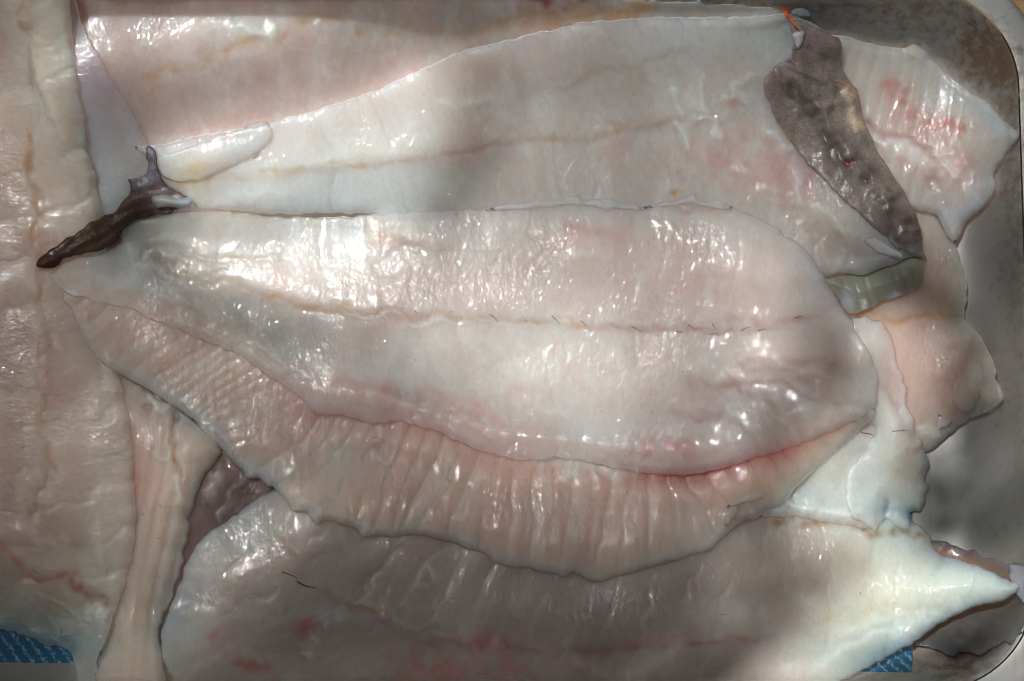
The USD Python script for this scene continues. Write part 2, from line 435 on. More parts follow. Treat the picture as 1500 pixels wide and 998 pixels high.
def relief(L, a=1.0):
    s = L.seed
    e = sm(0, 14, L.d)
    L.t = L.t + e * a * MM * (0.36 * field(60, 60, s + 11)[L.w] + 0.070 * field(20, 20, s + 12)[L.w] + 0.007 * field(9, 18, s + 14)[L.w] + 0.014 * field(8, 8, s + 13)[L.w])


def myomeres(L, s, n, spacing=46, bend=0.0016, depth=0.28, amt=0.3, tone='white', lean=0.0, width=0.10):
    """The bands of muscle across the line: a shallow groove with pale tissue between them."""
    ph = (s + lean * n + bend * n * n * np.sign(spacing)) / abs(spacing) + 0.10 * field(40, 40, L.seed + 20)[L.w] + 0.05 * field(12, 12, L.seed + 21)[L.w]
    fr = np.abs(ph - np.round(ph))
    k = np.round(ph)
    var = 0.5 + 0.5 * np.sin(k * 12.9898 + L.seed) * np.cos(k * 4.1)
    g = np.exp(-(fr / width)**2) * (0.35 + 0.65 * var) * np.clip(0.6 + 0.5 * field(24, 24, L.seed + 22)[L.w], 0, 1.2)
    L.t = L.t + MM * depth * (-g + 0.35 * np.cos(2 * np.pi * ph) * 0)
    L.t = L.t + MM * depth * 0.45 * (0.5 - fr) * -1 * (0.6)
    if tone:
        paint(L, tone, g * amt)
    tint = 0.05 * np.sin(k * 7.7 + L.seed)
    L.c = L.c * (1 + tint)[..., None]
    return g


def step_line(L, n, s, s0, s1, high=0.5, w=4.0, reach=60.0):
    """The flesh stands higher on one side of the midline than on the other."""
    L.t = L.t + high * MM * np.tanh(n / w) * np.exp(-(n / reach)**2) * sm(s0, s0 + 80, s) * sm(s1, s1 - 80, s)


def tint(L, r, g, b):
    """The colour of the whole piece, warmer or cooler."""
    L.c = L.c * np.array([r, g, b])


def finish(L, name, mat, parent, rim=0.25, label=None, keep=False):
    """Makes the layer one closed mesh resting on what lies below it, and adds it to the pile."""
    global H
    top = L.B + np.maximum(L.t, 0.0001) + 0.0002
    ce = (L.d[:-1, :-1] + L.d[1:, :-1] + L.d[:-1, 1:] + L.d[1:, 1:]) / 4 > 0
    lab, nlab = ndi.label(ce)
    if nlab > 1:
        ce = lab == (1 + np.argmax(ndi.sum(ce, lab, range(1, nlab + 1))))
    cnt = np.zeros(L.x.shape, int)
    for a in (0, 1):
        for b in (0, 1):
            cnt[a:a + ce.shape[0], b:b + ce.shape[1]] += ce
    node, edge = cnt > 0, (cnt > 0) & (cnt < 4)
    px, py, zt = L.x.copy(), L.y.copy(), top.copy()
    nb = L.o[L.near.reshape(L.x.shape)[edge]]
    px[edge], py[edge] = nb[:, 0], nb[:, 1]
    zt[edge] = L.B[edge] + rim * MM
    it = -np.ones(L.x.shape, int); it[node] = np.arange(node.sum())
    ib = it.copy(); inn = node & ~edge
    ib[inn] = node.sum() + np.arange(inn.sum())
    vt = at(px[node], py[node], zt[node])
    vb = at(px[inn], py[inn], L.B[inn])
    i, j = np.nonzero(ce)

    def quads(ix):
        a, b, c, d = ix[i, j], ix[i + 1, j], ix[i + 1, j + 1], ix[i, j + 1]
        return np.vstack([np.c_[a, b, c], np.c_[a, c, d]])
    fb = quads(ib)[:, ::-1]
    fb = fb[~((fb < node.sum()).all(1))]
    ft = quads(it)
    # where all three are rim points the lower face would repeat the upper one
    vv, ff = np.vstack([vt, vb]), np.vstack([ft, fb])
    e1, e2 = vv[ff[:, 1]] - vv[ff[:, 0]], vv[ff[:, 2]] - vv[ff[:, 0]]
    ff = ff[np.linalg.norm(np.cross(e1, e2), axis=1) > 1e-13]
    cc = np.vstack([L.c[node], L.c[inn]])
    m = obj(name, vv, ff, mat, parent, color=np.clip(cc, 0.005, 0.9), label=label)
    hw = H[L.w]
    H[L.w] = np.where(L.d > 0, np.maximum(hw, top), hw)
    return m


def bristle(parent, pts, r=0.16, mat=None, name='bone_or_hair', up=0.5):
    """A thin tapering bone end or hair lying at places of the photograph."""
    p = spline(np.array(pts, float)[:, :2], 2.0, closed=False) if len(pts) > 2 else np.linspace(pts[0], pts[-1], 5)
    ij = np.clip(((p[:, 1] - GY[0]) / ST).round().astype(int), 0, len(GY) - 1), np.clip(((p[:, 0] - GX[0]) / ST).round().astype(int), 0, len(GX) - 1)
    z = ndi.gaussian_filter1d(H[ij], 1) + r * MM * 0.6 + up * MM * np.linspace(0, 1, len(p))**2
    c = at(p[:, 0], p[:, 1], z)
    k = 5
    tg = np.gradient(c, axis=0); tg /= np.linalg.norm(tg, axis=1, keepdims=True)
    a = np.cross(tg, [0, 0, 1.0]); a /= np.maximum(np.linalg.norm(a, axis=1, keepdims=True), 1e-9)
    b = np.cross(tg, a)
    rr = r * MM * (1 - 0.75 * np.linspace(0, 1, len(c))**2)
    ang = np.linspace(0, 2 * np.pi, k, endpoint=False)
    v_ = (c[:, None] + rr[:, None, None] * (np.cos(ang)[None, :, None] * a[:, None] + np.sin(ang)[None, :, None] * b[:, None])).reshape(-1, 3)
    f_ = []
    for q in range(len(c) - 1):
        for w_ in range(k):
            s0, s1 = q * k + w_, q * k + (w_ + 1) % k
            f_ += [(s0, s1, s1 + k), (s0, s1 + k, s0 + k)]
    v_ = np.vstack([v_, c[:1], c[-1:]]); n0 = len(v_) - 2
    for w_ in range(k):
        f_ += [(n0, (w_ + 1) % k, w_), (n0 + 1, (len(c) - 1) * k + w_, (len(c) - 1) * k + (w_ + 1) % k)]
    return obj(name, v_, f_, mat or M_bone, parent)


def hairs(parent, spots, seed, r=0.13):
    g = np.random.default_rng(seed)
    for (x, y, ln, an) in spots:
        a = math.radians(an)
        b = g.normal(0, 0.18) * ln
        d = np.array([math.cos(a), math.sin(a)])
        nn = np.array([-d[1], d[0]])
        bristle(parent, [np.array([x, y]) - d * ln / 2, np.array([x, y]) + nn * b, np.array([x, y]) + d * ln / 2], r=0.62 * r * g.uniform(0.7, 1.3))


# ------------------------------------------------------------------ blue printed sheet on the tray floor
def sheet():
    c = [(-190, 985), (1336, 1003), (1336, 742), (-190, 742)]
    xs, ys = np.linspace(0, 1, 160), np.linspace(0, 1, 40)
    a = np.array(c, float)
    top = a[0] + (a[1] - a[0]) * xs[:, None]
    bot = a[3] + (a[2] - a[3]) * xs[:, None]
    g = top[None] * (1 - ys)[:, None, None] + bot[None] * ys[:, None, None]
    i = np.clip(((g[..., 1] - GY[0]) / ST).astype(int), 0, len(GY) - 1), np.clip(((g[..., 0] - GX[0]) / ST).astype(int), 0, len(GX) - 1)
    z = ndi.gaussian_filter(HZ[i], 3) + 0.0009
    v = np.vstack([at(g[..., 0], g[..., 1], z).reshape(-1, 3), at(g[..., 0], g[..., 1], z - 0.0005).reshape(-1, 3)])
    ny, nx = len(ys), len(xs)
    q = [(r * nx + k, r * nx + k + 1, (r + 1) * nx + k + 1, (r + 1) * nx + k) for r in range(ny - 1) for k in range(nx - 1)]
    n = nx * ny
    q += [tuple(n + e for e in t[::-1]) for t in q]
    ring = [k for k in range(nx)] + [r * nx + nx - 1 for r in range(1, ny)] + [(ny - 1) * nx + k for k in range(nx - 2, -1, -1)] + [r * nx for r in range(ny - 2, 0, -1)]
    for a_, b_ in zip(ring, ring[1:] + ring[:1]):
        q.append((b_, a_, a_ + n, b_ + n))
    o = obj('blue_sheet', v, q, M_blue, smooth=False)
    tag(o.GetPrim(), 'blue printed sheet with white flecks, lying under the fish on the tray floor', 'sheet')


sheet()

# ------------------------------------------------------------------ dark flesh in the gap
fil = thing('fish_scrap', 'dark wet scrap of fish deep in the gap below the big middle fillet', 'fish scrap', at(340, 740, 0))
L = start([(240, 600), (340, 610), (470, 660), (520, 760), (470, 860), (330, 880), (255, 1010), (225, 1000), (225, 850), (215, 720)], seed=11)
thick(L, 4.0, 16, 90)
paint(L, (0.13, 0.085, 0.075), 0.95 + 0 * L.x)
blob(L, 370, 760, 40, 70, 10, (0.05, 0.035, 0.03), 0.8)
blob(L, 315, 710, 20, 40, 30, (0.30, 0.25, 0.23), 0.7, 2.0)
stroke(L, [(352, 690), (338, 735), (322, 765)], 6, (0.25, 0.24, 0.26), 0.6, 0.6)
relief(L, 1.2)
finish(L, 'flesh', M_flesh, fil)
hairs(fil, [(303, 741, 10, 60), (342, 754, 7, 20)], 5)

# ------------------------------------------------------------------ fillet at the far right, lying on the tray floor
fil = thing('fish_fillet', 'pale fillet with a ragged right edge lying against the bare tray floor', 'fish fillet', at(1340, 480, 0), 'raw fish fillets in the tray')
L = start([(1300, 235), (1340, 280), (1369, 312), (1388, 344), (1401, 363), (1409, 389), (1416, 424), (1411, 461), (1420, 477), (1436, 491), (1446, 507), (1453, 527), (1459, 543), (1458, 556), (1466, 571), (1469, 586), (1449, 602), (1420, 613),
           (1398, 630), (1380, 644), (1360, 660), (1290, 700), (1180, 700), (1080, 600), (1080, 420), (1160, 300)], seed=21, wobble=1.0)
thick(L, 8.0, 20, 110)
mottle(L, 0.9)
paint(L, 'mauve', 0.25 + 0 * L.x)
s, n = along(L, [(1250, 470), (1330, 465), (1440, 462), (1500, 470)])
stroke(L, [(1230, 474), (1290, 466), (1350, 467), (1420, 463)], 8, 'orange', 0.55, -0.5)
stroke(L, [(1340, 452), (1400, 440)], 12, 'peach', 0.4)
myomeres(L, s, n, 42, 0.0012, 0.25, 0.25)
blob(L, 1345, 400, 40, 60, 20, 'mauve', 0.35)
blob(L, 1345, 590, 30, 60, 15, 'mauve', 0.5)
stroke(L, [(1388, 610), (1420, 600), (1452, 596)], 9, 'pink', 0.6, -0.8)
stroke(L, [(1350, 620), (1372, 640)], 14, 'white', 0.6, 0.8)
relief(L, 1.1)
tint(L, 1.0, 0.86, 0.77)
finish(L, 'flesh', M_flesh, fil, rim=0.6)
L = start([(1396, 585), (1399, 560), (1410, 537), (1423, 525), (1437, 532), (1440, 555), (1434, 580), (1424, 600), (1408, 600)], seed=22, drape=5)
thick(L, 2.0, 30, 40)
mottle(L, .6); relief(L, 1.0); tint(L, 1.03, 0.90, 0.82)
finish(L, 'flesh_shred', M_flesh, fil)
L = start([(1384, 615), (1372, 600), (1375, 618), (1378, 632), (1394, 622), (1398, 612)], seed=23, drape=4)
thick(L, 1.2, 14, 24); paint(L, 'pale', 0.8 + 0 * L.x); relief(L, .4)
finish(L, 'flesh_shred', M_flesh, fil)

# ------------------------------------------------------------------ fin edge piece at the upper right
fil = thing('fish_fillet', 'small ribbed fillet edge with a pink fold beside the tray corner stains', 'fish fillet', at(1360, 190, 0), 'raw fish fillets in the tray')
L = start([(1150, 60), (1233, 53), (1271, 63), (1300, 68), (1324, 71), (1340, 65), (1356, 75), (1369, 91), (1391, 111), (1415, 131), (1449, 152), (1468, 173), (1493, 196), (1481, 216), (1465, 240), (1456, 256), (1457, 275), (1444, 299), (1420, 323),
           (1404, 347), (1398, 356), (1385, 338), (1367, 314), (1320, 300), (1250, 250), (1180, 180)], seed=31, wobble=0.8, drape=7)
thick(L, 5.0, 10, 70, 0.75)
paint(L, 'peach', 0.35 + 0 * L.x); mottle(L, 0.6)
s, n = along(L, [(1225, 150), (1290, 195), (1350, 230), (1420, 280), (1440, 300)])
ph1 = (s - 0.35 * n) / 21 + 0.12 * field(40, 40, 33)[L.w]
fr1 = np.abs(ph1 - np.round(ph1))
L.t = L.t + MM * 0.45 * np.sqrt(np.maximum(0.25 - (0.5 - fr1)**2, 0) * 4) * sm(0, 12, L.d)
paint(L, 'white', 0.35 * np.exp(-(fr1 / 0.13)**2))
g = blob(L, 1345, 215, 85, 34, 32, 'pink', 0.8)
stroke(L, [(1290, 118), (1318, 132), (1345, 160), (1375, 180), (1410, 195)], 16, (0.55, 0.2, 0.16), 0.65)
stroke(L, [(1265, 175), (1300, 190), (1345, 205), (1370, 215)], 5, 'pink', 0.9, -1.2)
stroke(L, [(1280, 200), (1320, 215), (1370, 235), (1400, 262)], 18, 'pale', 0.7, 1.6)
stroke(L, [(1372, 217), (1368, 240), (1362, 275)], 5, 'pink', 0.5, -1.0)
blob(L, 1412, 240, 28, 45, -20, 'pink', 0.45)
blob(L, 1415, 300, 18, 30, 25, 'blue', 0.85, 1.0)
stroke(L, [(1440, 150), (1470, 185), (1490, 198)], 9, 'white', 0.6)
blob(L, 1332, 72, 10, 10, 0, 'brown', 0.5, 0.8); blob(L, 1340, 70, 6, 6, 0, 'peach', 0.7, 0.6)
relief(L, 0.5)
finish(L, 'flesh', M_fringe, fil, rim=1.0)

# ------------------------------------------------------------------ dark skin scrap at the lower right
fil = thing('skin_scrap', 'dark grey green skin and fin scrap under the tail of the lower fillet', 'fish skin', at(1430, 900, 0))
L = start([(1365, 793), (1410, 804), (1450, 817), (1479, 827), (1510, 832), (1530, 870), (1515, 905), (1495, 927), (1481, 942), (1468, 940), (1460, 945), (1441, 956), (1415, 953), (1396, 960), (1383, 958), (1355, 946), (1300, 920), (1280, 850)], seed=41, wobble=1.6, drape=6)
thick(L, 1.8, 8, 60)
paint(L, (0.045, 0.05, 0.045), 0.97 + 0 * L.x)
paint(L, 'brown', 0.7 * sm(860, 815, L.wy))
g = np.clip(1 - (L.d / 16), 0, 1)
paint(L, (0.07, 0.09, 0.12), 0.85 * g)
paint(L, (0.10, 0.105, 0.09), 0.6 * sm(0.3, 1.6, field(26, 14, 44)[L.w]))
blob(L, 1420, 930, 30, 12, -10, (0.16, 0.16, 0.15), 0.6, 0.5)
relief(L, 1.3)
finish(L, 'skin', M_fin, fil)
L = start([(1478, 829), (1500, 830), (1525, 835), (1530, 885), (1505, 888), (1488, 868), (1480, 845)], seed=42, drape=5)
thick(L, 1.6, 8, 40); paint(L, (0.22, 0.27, 0.36), 0.9 + 0 * L.x); mottle(L, .5); relief(L, .8)
finish(L, 'fin', M_fin, fil)

# ------------------------------------------------------------------ fillet along the top
fil = thing('fish_fillet', 'pink fillet with an orange midline lying along the top behind the skinned one', 'fish fillet', at(500, 90, 0), 'raw fish fillets in the tray')
L = start([(20, -160), (300, -200), (650, -110), (850, -28), (905, -4), (950, 2), (1000, 3), (1060, 7), (1130, 11), (1152, 28), (1090, 70), (900, 120), (700, 190), (520, 260), (330, 330), (180, 300), (90, 200), (30, 20)], seed=51)
L.B = np.maximum(L.B, 0.0165 * sm(250, 40, L.y + 0.25 * (L.x - 300)))     # raised towards the wall to keep it out of the rim shadow
thick(L, 8.0, 22, 150)
paint(L, 'pink', 0.26 + 0 * L.x); mottle(L, 1.0)
mid = [(180, 150), (235, 105), (290, 88), (345, 70), (400, 56), (455, 40), (520, 38), (585, 42), (650, 50), (720, 42), (800, 20), (900, 8)]
s, n = along(L, mid)
myomeres(L, s, n, 50, 0.0011, 0.30, 0.30, 'white', lean=0.15, width=0.09)
stroke(L, mid, 9, 'orange', 0.60, -0.5, 0.2)
stroke(L, [(700, 45), (760, 38), (830, 32), (880, 20)], 12, 'orange', 0.5)
stroke(L, [(225, 98), (220, 130), (212, 150)], 10, 'orange', 0.45)
stroke(L, [(345, 30), (372, 48), (392, 52), (405, 40)], 9, 'white', 0.8, 0.9)
blob(L, 300, 50, 50, 30, -20, 'pale', 0.5); blob(L, 200, 100, 40, 60, 0, 'mauve', 0.5)
blob(L, 480, 90, 60, 50, -15, 'white', 0.35, 0.6)
blob(L, 930, 10, 32, 14, 0, (0.50, 0.17, 0.06), 0.9); blob(L, 905, 12, 40, 14, 0, 'orange', 0.8)
blob(L, 965, 18, 14, 8, 0, 'blue', 0.8); blob(L, 830, 0, 40, 9, 5, (0.22, 0.03, 0.05), 0.9); blob(L, 1060, 14, 80, 12, 3, 'peach', 0.6)
blob(L, 600, 130, 90, 20, -22, 'mauve', 0.4)
relief(L, 1.25)
finish(L, 'flesh', M_flesh, fil)
hairs(fil, [(600, 2, 10, 40), (595, 12, 7, 35), (768, 33, 6, 60), (770, 40, 4, 20), (410, 146, 6, 80), (338, 140, 6, 70), (525, 78, 4, 10), (605, 100, 6, 30), (240, 127, 4, 70), (840, 24, 4, 0)], 52, 0.10)

# ------------------------------------------------------------------ fillet along the left side
fil = thing('fish_fillet', 'large fillet running down the left side with a rolled pink belly strip', 'fish fillet', at(90, 480, 0), 'raw fish fillets in the tray')
# bluish membrane under its right edge
L = start([(70, -120), (104, -40), (111, 0), (118, 28), (133, 60), (151, 92), (168, 122), (186, 151), (204, 186), (214, 212), (216, 250), (200, 330), (60, 330), (50, 0)], seed=61, wobble=0.5, drape=8)
thick(L, 2.4, 6, 60, 0.8)
paint(L, 'blue', 0.62 + 0 * L.x)
paint(L, (0.38, 0.38, 0.52), 0.75 * sm(0.0, 1.5, field(26, 40, 62)[L.w]))
paint(L, 'pale', 0.7 * sm(0.3, 1.6, field(22, 22, 63)[L.w]))
paint(L, 'cream', 0.7 * sm(170, 250, L.wy))
paint(L, 'pink', 0.55 * np.clip(1 - L.d / 5, 0, 1))
relief(L, 1.3)
finish(L, 'membrane', M_side, fil, rim=0.8)
# pink strip
L = start([(150, 520), (182, 548), (221, 575), (262, 600), (300, 630), (322, 652), (317, 674), (297, 698), (292, 714), (287, 732), (276, 758), (277, 780), (271, 809), (266, 834), (254, 871), (241, 903), (233, 930), (238, 955), (244, 990), (255, 1060), (140, 1060), (135, 1000), (148, 950), (150, 880), (160, 760), (150, 640)], seed=64, wobble=1.3, drape=8)
thick(L, 6.0, 16, 60, 0.6)
paint(L, 'peach', 0.55 + 0 * L.x); mottle(L, 0.6)
s, n = along(L, [(240, 560), (250, 650), (235, 760), (215, 860), (200, 960), (200, 1050)])
for q in (-34, -12, 10, 30):
    w_ = np.exp(-(((n - q + 4 * field(60, 60, 65)[L.w]) / 4.5)**2))
    L.t = L.t - 0.40 * MM * w_ * sm(0, 10, L.d) * np.clip(0.6 + 0.5 * field(40, 90, 69)[L.w], 0, 1.3); paint(L, 'pale', 0.3 * np.roll(w_, 3, 1))
blob(L, 290, 650, 26, 60, 20, 'pale', 0.75, 1.6)
stroke(L, [(250, 600), (252, 640), (258, 670), (270, 700)], 4, 'peach', 0.6, -1.6)
stroke(L, [(255, 690), (262, 720), (258, 745)], 8, 'white', 0.6, 0.8)
stroke(L, [(210, 580), (230, 592), (245, 602)], 6, 'white', 0.7, 1.0); stroke(L, [(200, 590), (206, 600), (212, 590)], 5, 'pink', .5, -1)
stroke(L, [(222, 656), (235, 660), (245, 654)], 5, 'white', 0.6, 0.8)
blob(L, 200, 700, 30, 60, 10, 'pink', 0.55)
blob(L, 205, 920, 22, 60, 5, (0.58, 0.44, 0.30), 0.5)
paint(L, 'white', 0.4 * np.clip(1 - L.d / 8, 0, 1))
relief(L, 1.0)
paint(L, 'pink', 0.25 + 0 * L.x)
tint(L, 1.03, 0.95, 0.88)
finish(L, 'belly_strip', M_fringe, fil, rim=0.3)
# main flesh
L = start([(-190, -120), (60, -140), (98, -60), (102, 0), (108, 60), (114, 120), (122, 165), (128, 220), (137, 248), (150, 320), (165, 420), (172, 500), (178, 560), (190, 620), (196, 690), (198, 770), (192, 815), (184, 850), (172, 885), (160, 925), (146, 960), (140, 1000), (138, 1060), (112, 1060), (113, 1000), (112, 981), (107, 965), (98, 953), (67, 944), (35, 931), (0, 920), (-60, 905), (-190, 890)], seed=66, wobble=1.0, drape=10)
thick(L, 9.0, 24, 120, 0.5)
taper = sm(985, 830, L.y)
L.t = L.t * (0.3 + 0.7 * taper)
paint(L, 'pale', 0.3 + 0 * L.x); mottle(L, 0.9)
mid = [(36, -120), (38, 0), (40, 100), (41, 180), (45, 260), (54, 320), (58, 420), (68, 510), (71, 560), (66, 640), (60, 740), (52, 770)]
s, n = along(L, mid)
myomeres(L, s, n, 62, 0.0010, 0.65, 0.34, 'white', lean=-0.25, width=0.07)
step_line(L, n, s, 100, 880, 0.4, 5.0)
stroke(L, mid, 6, 'orange', 0.34, -0.7, 0.3)
stroke(L, [(40, 20), (44, 45)], 9, (0.5, 0.3, 0.16), 0.5); stroke(L, [(40, 200), (44, 262)], 6, (0.5, 0.26, 0.13), 0.5)
stroke(L, [(53, 735), (56, 760)], 9, (0.42, 0.30, 0.16), 0.6)
paint(L, 'cream', 0.45 * np.exp(-((L.wx - 85) / 40)**2) * sm(420, 100, L.wy))
paint(L, 'mauve', 0.4 * sm(430, 560, L.wy) * sm(70, 0, L.wx))
stroke(L, [(100, -20), (106, 60), (118, 160), (130, 240)], 16, 'white', 0.55, 0.8)
blob(L, 118, 118, 12, 26, 10, 'pink', 0.5); blob(L, 25, 20, 22, 26, 0, 'white', 0.55, 0.8)
blob(L, 160, 700, 40, 60, 0, 'pale', 0.3)
for (x, y, rx, ry) in ((64, 790, 34, 14), (70, 820, 24, 16), (110, 822, 24, 14), (25, 815, 30, 12), (150, 800, 16, 28), (130, 850, 40, 14)):
    blob(L, x, y, rx, ry, 15, 'pale', 0.7, 1.2)
stroke(L, [(0, 795), (25, 822), (50, 838), (95, 840), (130, 862), (170, 880)], 8, 'pink', 0.7, -0.7)
stroke(L, [(100, 850), (125, 865), (160, 878)], 12, 'red', 0.5, -0.5)
blob(L, 60, 890, 90, 40, 20, 'grey', 0.6); blob(L, 130, 940, 30, 40, 10, 'grey', 0.75)
stroke(L, [(65, 905), (85, 935), (105, 950)], 4, 'pale', 0.5, 0.4); stroke(L, [(60, 868), (90, 890), (125, 930)], 4, 'pale', 0.4, 0.4)
relief(L, 1.25)
tint(L, 1.0, 0.90, 0.81)
finish(L, 'flesh', M_side, fil, rim=0.5)
hairs(fil, [(4, 497, 8, 60), (72, 507, 6, 85), (91, 588, 4, 30), (103, 630, 5, 80), (171, 578, 6, 50), (158, 545 + 30, 4, 10), (34, 655, 4, 0), (16, 715, 12, 50), (162, 839, 20, 95), (53, 837, 14, 35), (45, 757, 12, 65), (52, 743, 4, 90), (100, 854, 5, 130), (192, 694, 4, 0), (234, 742, 8, 75), (210, 754, 4, 0), (62, 688, 4, 90), (5, 840, 12, 60), (233, 788, 9, 0), (230, 848, 14, 3), (60, 682, 3, 0), (70, 546, 4, 90), (44, 115, 6, 100), (39, 190, 4, 80), (120, 310, 6, 120), (20, 130, 4, 0)], 67, 0.11)

# ------------------------------------------------------------------ lower fillet
fil = thing('fish_fillet', 'lower fillet with blood stained midline, its tail tip pointing to the right rim', 'fish fillet', at(800, 900, 0), 'raw fish fillets in the tray')
L = start([(235, 930), (242, 912), (251, 890), (259, 865), (267, 845), (276, 820), (299, 786), (333, 764), (355, 748), (373, 733), (400, 718), (480, 690), (700, 705), (900, 725), (1040, 740), (1111, 735), (1137, 735), (1207, 738), (1260, 742), (1310, 750), (1342, 768), (1360, 785), (1367, 800), (1380, 811), (1407, 819), (1447, 835), (1473, 847), (1493, 857),
           (1491, 864), (1479, 873), (1468, 881), (1458, 884), (1449, 884), (1420, 892), (1380, 913), (1359, 928), (1327, 948), (1287, 969), (1260, 985), (1236, 996), (1150, 1050), (900, 1100), (600, 1110), (380, 1090), (275, 1040), (250, 990), (238, 958)], seed=71, wobble=1.0, drape=12)
thick(L, 8.5, 20, 120, 0.5)
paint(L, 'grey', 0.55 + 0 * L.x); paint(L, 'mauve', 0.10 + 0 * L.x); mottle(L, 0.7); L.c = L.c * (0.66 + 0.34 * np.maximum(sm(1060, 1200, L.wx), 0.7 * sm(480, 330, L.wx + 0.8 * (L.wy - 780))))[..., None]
mid = [(300, 800), (360, 815), (414, 838), (455, 855), (494, 876), (563, 905), (617, 924), (678, 940), (723, 945), (793, 951), (860, 953), (940, 946), (1047, 940), (1100, 935), (1180, 915), (1260, 866), (1330, 870), (1420, 862), (1480, 862)]
mid2 = [(414, 838), (494, 876), (563, 905), (678, 940), (793, 951), (940, 946), (1047, 940), (1130, 938), (1250, 920), (1350, 893), (1440, 870)]
s, n = along(L, mid2)
myomeres(L, s, n, 54, 0.0012, 0.45, 0.30, 'pale', lean=0.45, width=0.08)
step_line(L, -n, s, 20, 760, 0.5, 5.0)
stroke(L, [(494, 876), (530, 888), (563, 903)], 7, (0.46, 0.27, 0.16), 0.5, -0.5)
stroke(L, [(560, 903), (600, 920), (678, 941), (760, 950)], 9, 'red', 0.62, -0.9, 0.3)
stroke(L, [(760, 950), (860, 953), (940, 946), (1047, 940), (1120, 936)], 9, 'red', 0.40, -0.7, 0.3)
blob(L, 690, 965, 110, 28, 5, (0.42, 0.14, 0.16), 0.55); blob(L, 640, 985, 60, 20, 0, 'red', 0.3); blob(L, 950, 935, 40, 14, 0, 'red', 0.3)
stroke(L, [(440, 905), (452, 918), (466, 925)], 9, 'red', 0.6); blob(L, 343, 880, 9, 8, 0, 'red', 0.45); stroke(L, [(350, 960), (390, 985), (420, 1000)], 8, 'red', 0.6, -0.8)
stroke(L, [(300, 935), (318, 925)], 6, 'red', 0.5)
stroke(L, [(637, 820), (630, 845), (612, 868)], 3, 'pale', 0.35, 0.1)
stroke(L, [(530, 850), (570, 815), (600, 795)], 9, (0.36, 0.30, 0.27), 0.35, -0.5); stroke(L, [(440, 835), (480, 815)], 10, (0.36, 0.30, 0.27), 0.3, -0.4)
blob(L, 300, 830, 30, 60, 20, 'pale', 0.6, 0.6); blob(L, 400, 790, 60, 40, -20, 'pale', 0.5)
stroke(L, [(238, 925), (252, 900), (265, 880)], 9, 'blue', 0.6); blob(L, 262, 960, 22, 50, -10, 'green', 0.6)
for (x, y, rx, ry, a) in ((290, 985, 20, 6, -50), (320, 960, 26, 6, -40), (370, 960, 40, 8, 15), (440, 1000, 60, 12, 10)):
    blob(L, x, y, rx, ry, a, 'grey', 0.5, 0.8)
for (x, y, r_) in ((468, 934, 13), (458, 950, 9), (683, 943, 16), (724, 945, 12), (794, 952, 14), (480, 910, 8), (630, 930, 10), (752, 982, 9), (845, 975, 14)):
    blob(L, x, y, r_, r_ * 0.7, 20, 'pale' if x < 470 else (0.55, 0.36, 0.36), 0.5, 0.9)
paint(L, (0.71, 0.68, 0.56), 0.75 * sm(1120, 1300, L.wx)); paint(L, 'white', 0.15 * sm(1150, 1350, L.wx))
stroke(L, [(1260, 800), (1262, 850), (1258, 900)], 12, 'peach', 0.30); blob(L, 1245, 970, 14, 12, 0, 'peach', 0.6)
stroke(L, [(1200, 905), (1300, 890), (1400, 880)], 8, (0.62, 0.56, 0.34), 0.35, -0.4)
stroke(L, [(1150, 995), (1250, 945), (1330, 915), (1420, 880)], 8, 'white', 0.4, 0.6); stroke(L, [(1180, 950), (1300, 915), (1400, 893)], 6, 'pale', 0.3, -0.5)
stroke(L, [(1376, 803), (1378, 830), (1374, 850)], 8, 'cream', 0.6, -0.5); stroke(L, [(1380, 812), (1410, 820)], 8, 'blue', 0.6)
stroke(L, [(1105, 756), (1150, 765), (1210, 775), (1300, 782), (1362, 793)], 8, (0.34, 0.20, 0.10), 0.75, -0.3, 0.4)  # brown shadow of the belly flaps, painted along the upper edge
stroke(L, [(1300, 945), (1350, 922), (1400, 897), (1450, 880)], 8, 'blue', 0.65)
stroke(L, [(1110, 848), (1140, 820)], 16, 'mauve', 0.4, -0.3)
relief(L, 1.3)
tint(L, 1.0, 0.965, 0.945)
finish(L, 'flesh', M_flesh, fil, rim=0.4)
bristle(fil, [(413, 838), (425, 842), (437, 848)], 0.22); bristle(fil, [(435, 852), (447, 858), (464, 862)], 0.3)
hairs(fil, [(358, 780, 6, 40), (376, 803, 9, 120), (625, 838, 12, 80), (544, 860, 8, 95), (405, 860, 4, 20), (687, 808, 7, 85), (650, 795, 7, 120), (477, 789, 5, 130), (460, 940, 6, 30), (590, 966, 8, 35), (660, 880, 12, 140), (715, 875, 6, 90), (820, 868, 6, 0), (1060, 900, 8, 0), (917, 896, 6, 110), (655, 972, 5, 30), (705, 986, 14, 4), (780, 952, 8, 160), (860, 955, 8, 10), (375, 870, 12, 8), (1016, 854, 4, 90), (620, 924, 9, 140), (563, 909, 12, 160), (1260, 870, 5, 80)], 72, 0.12)

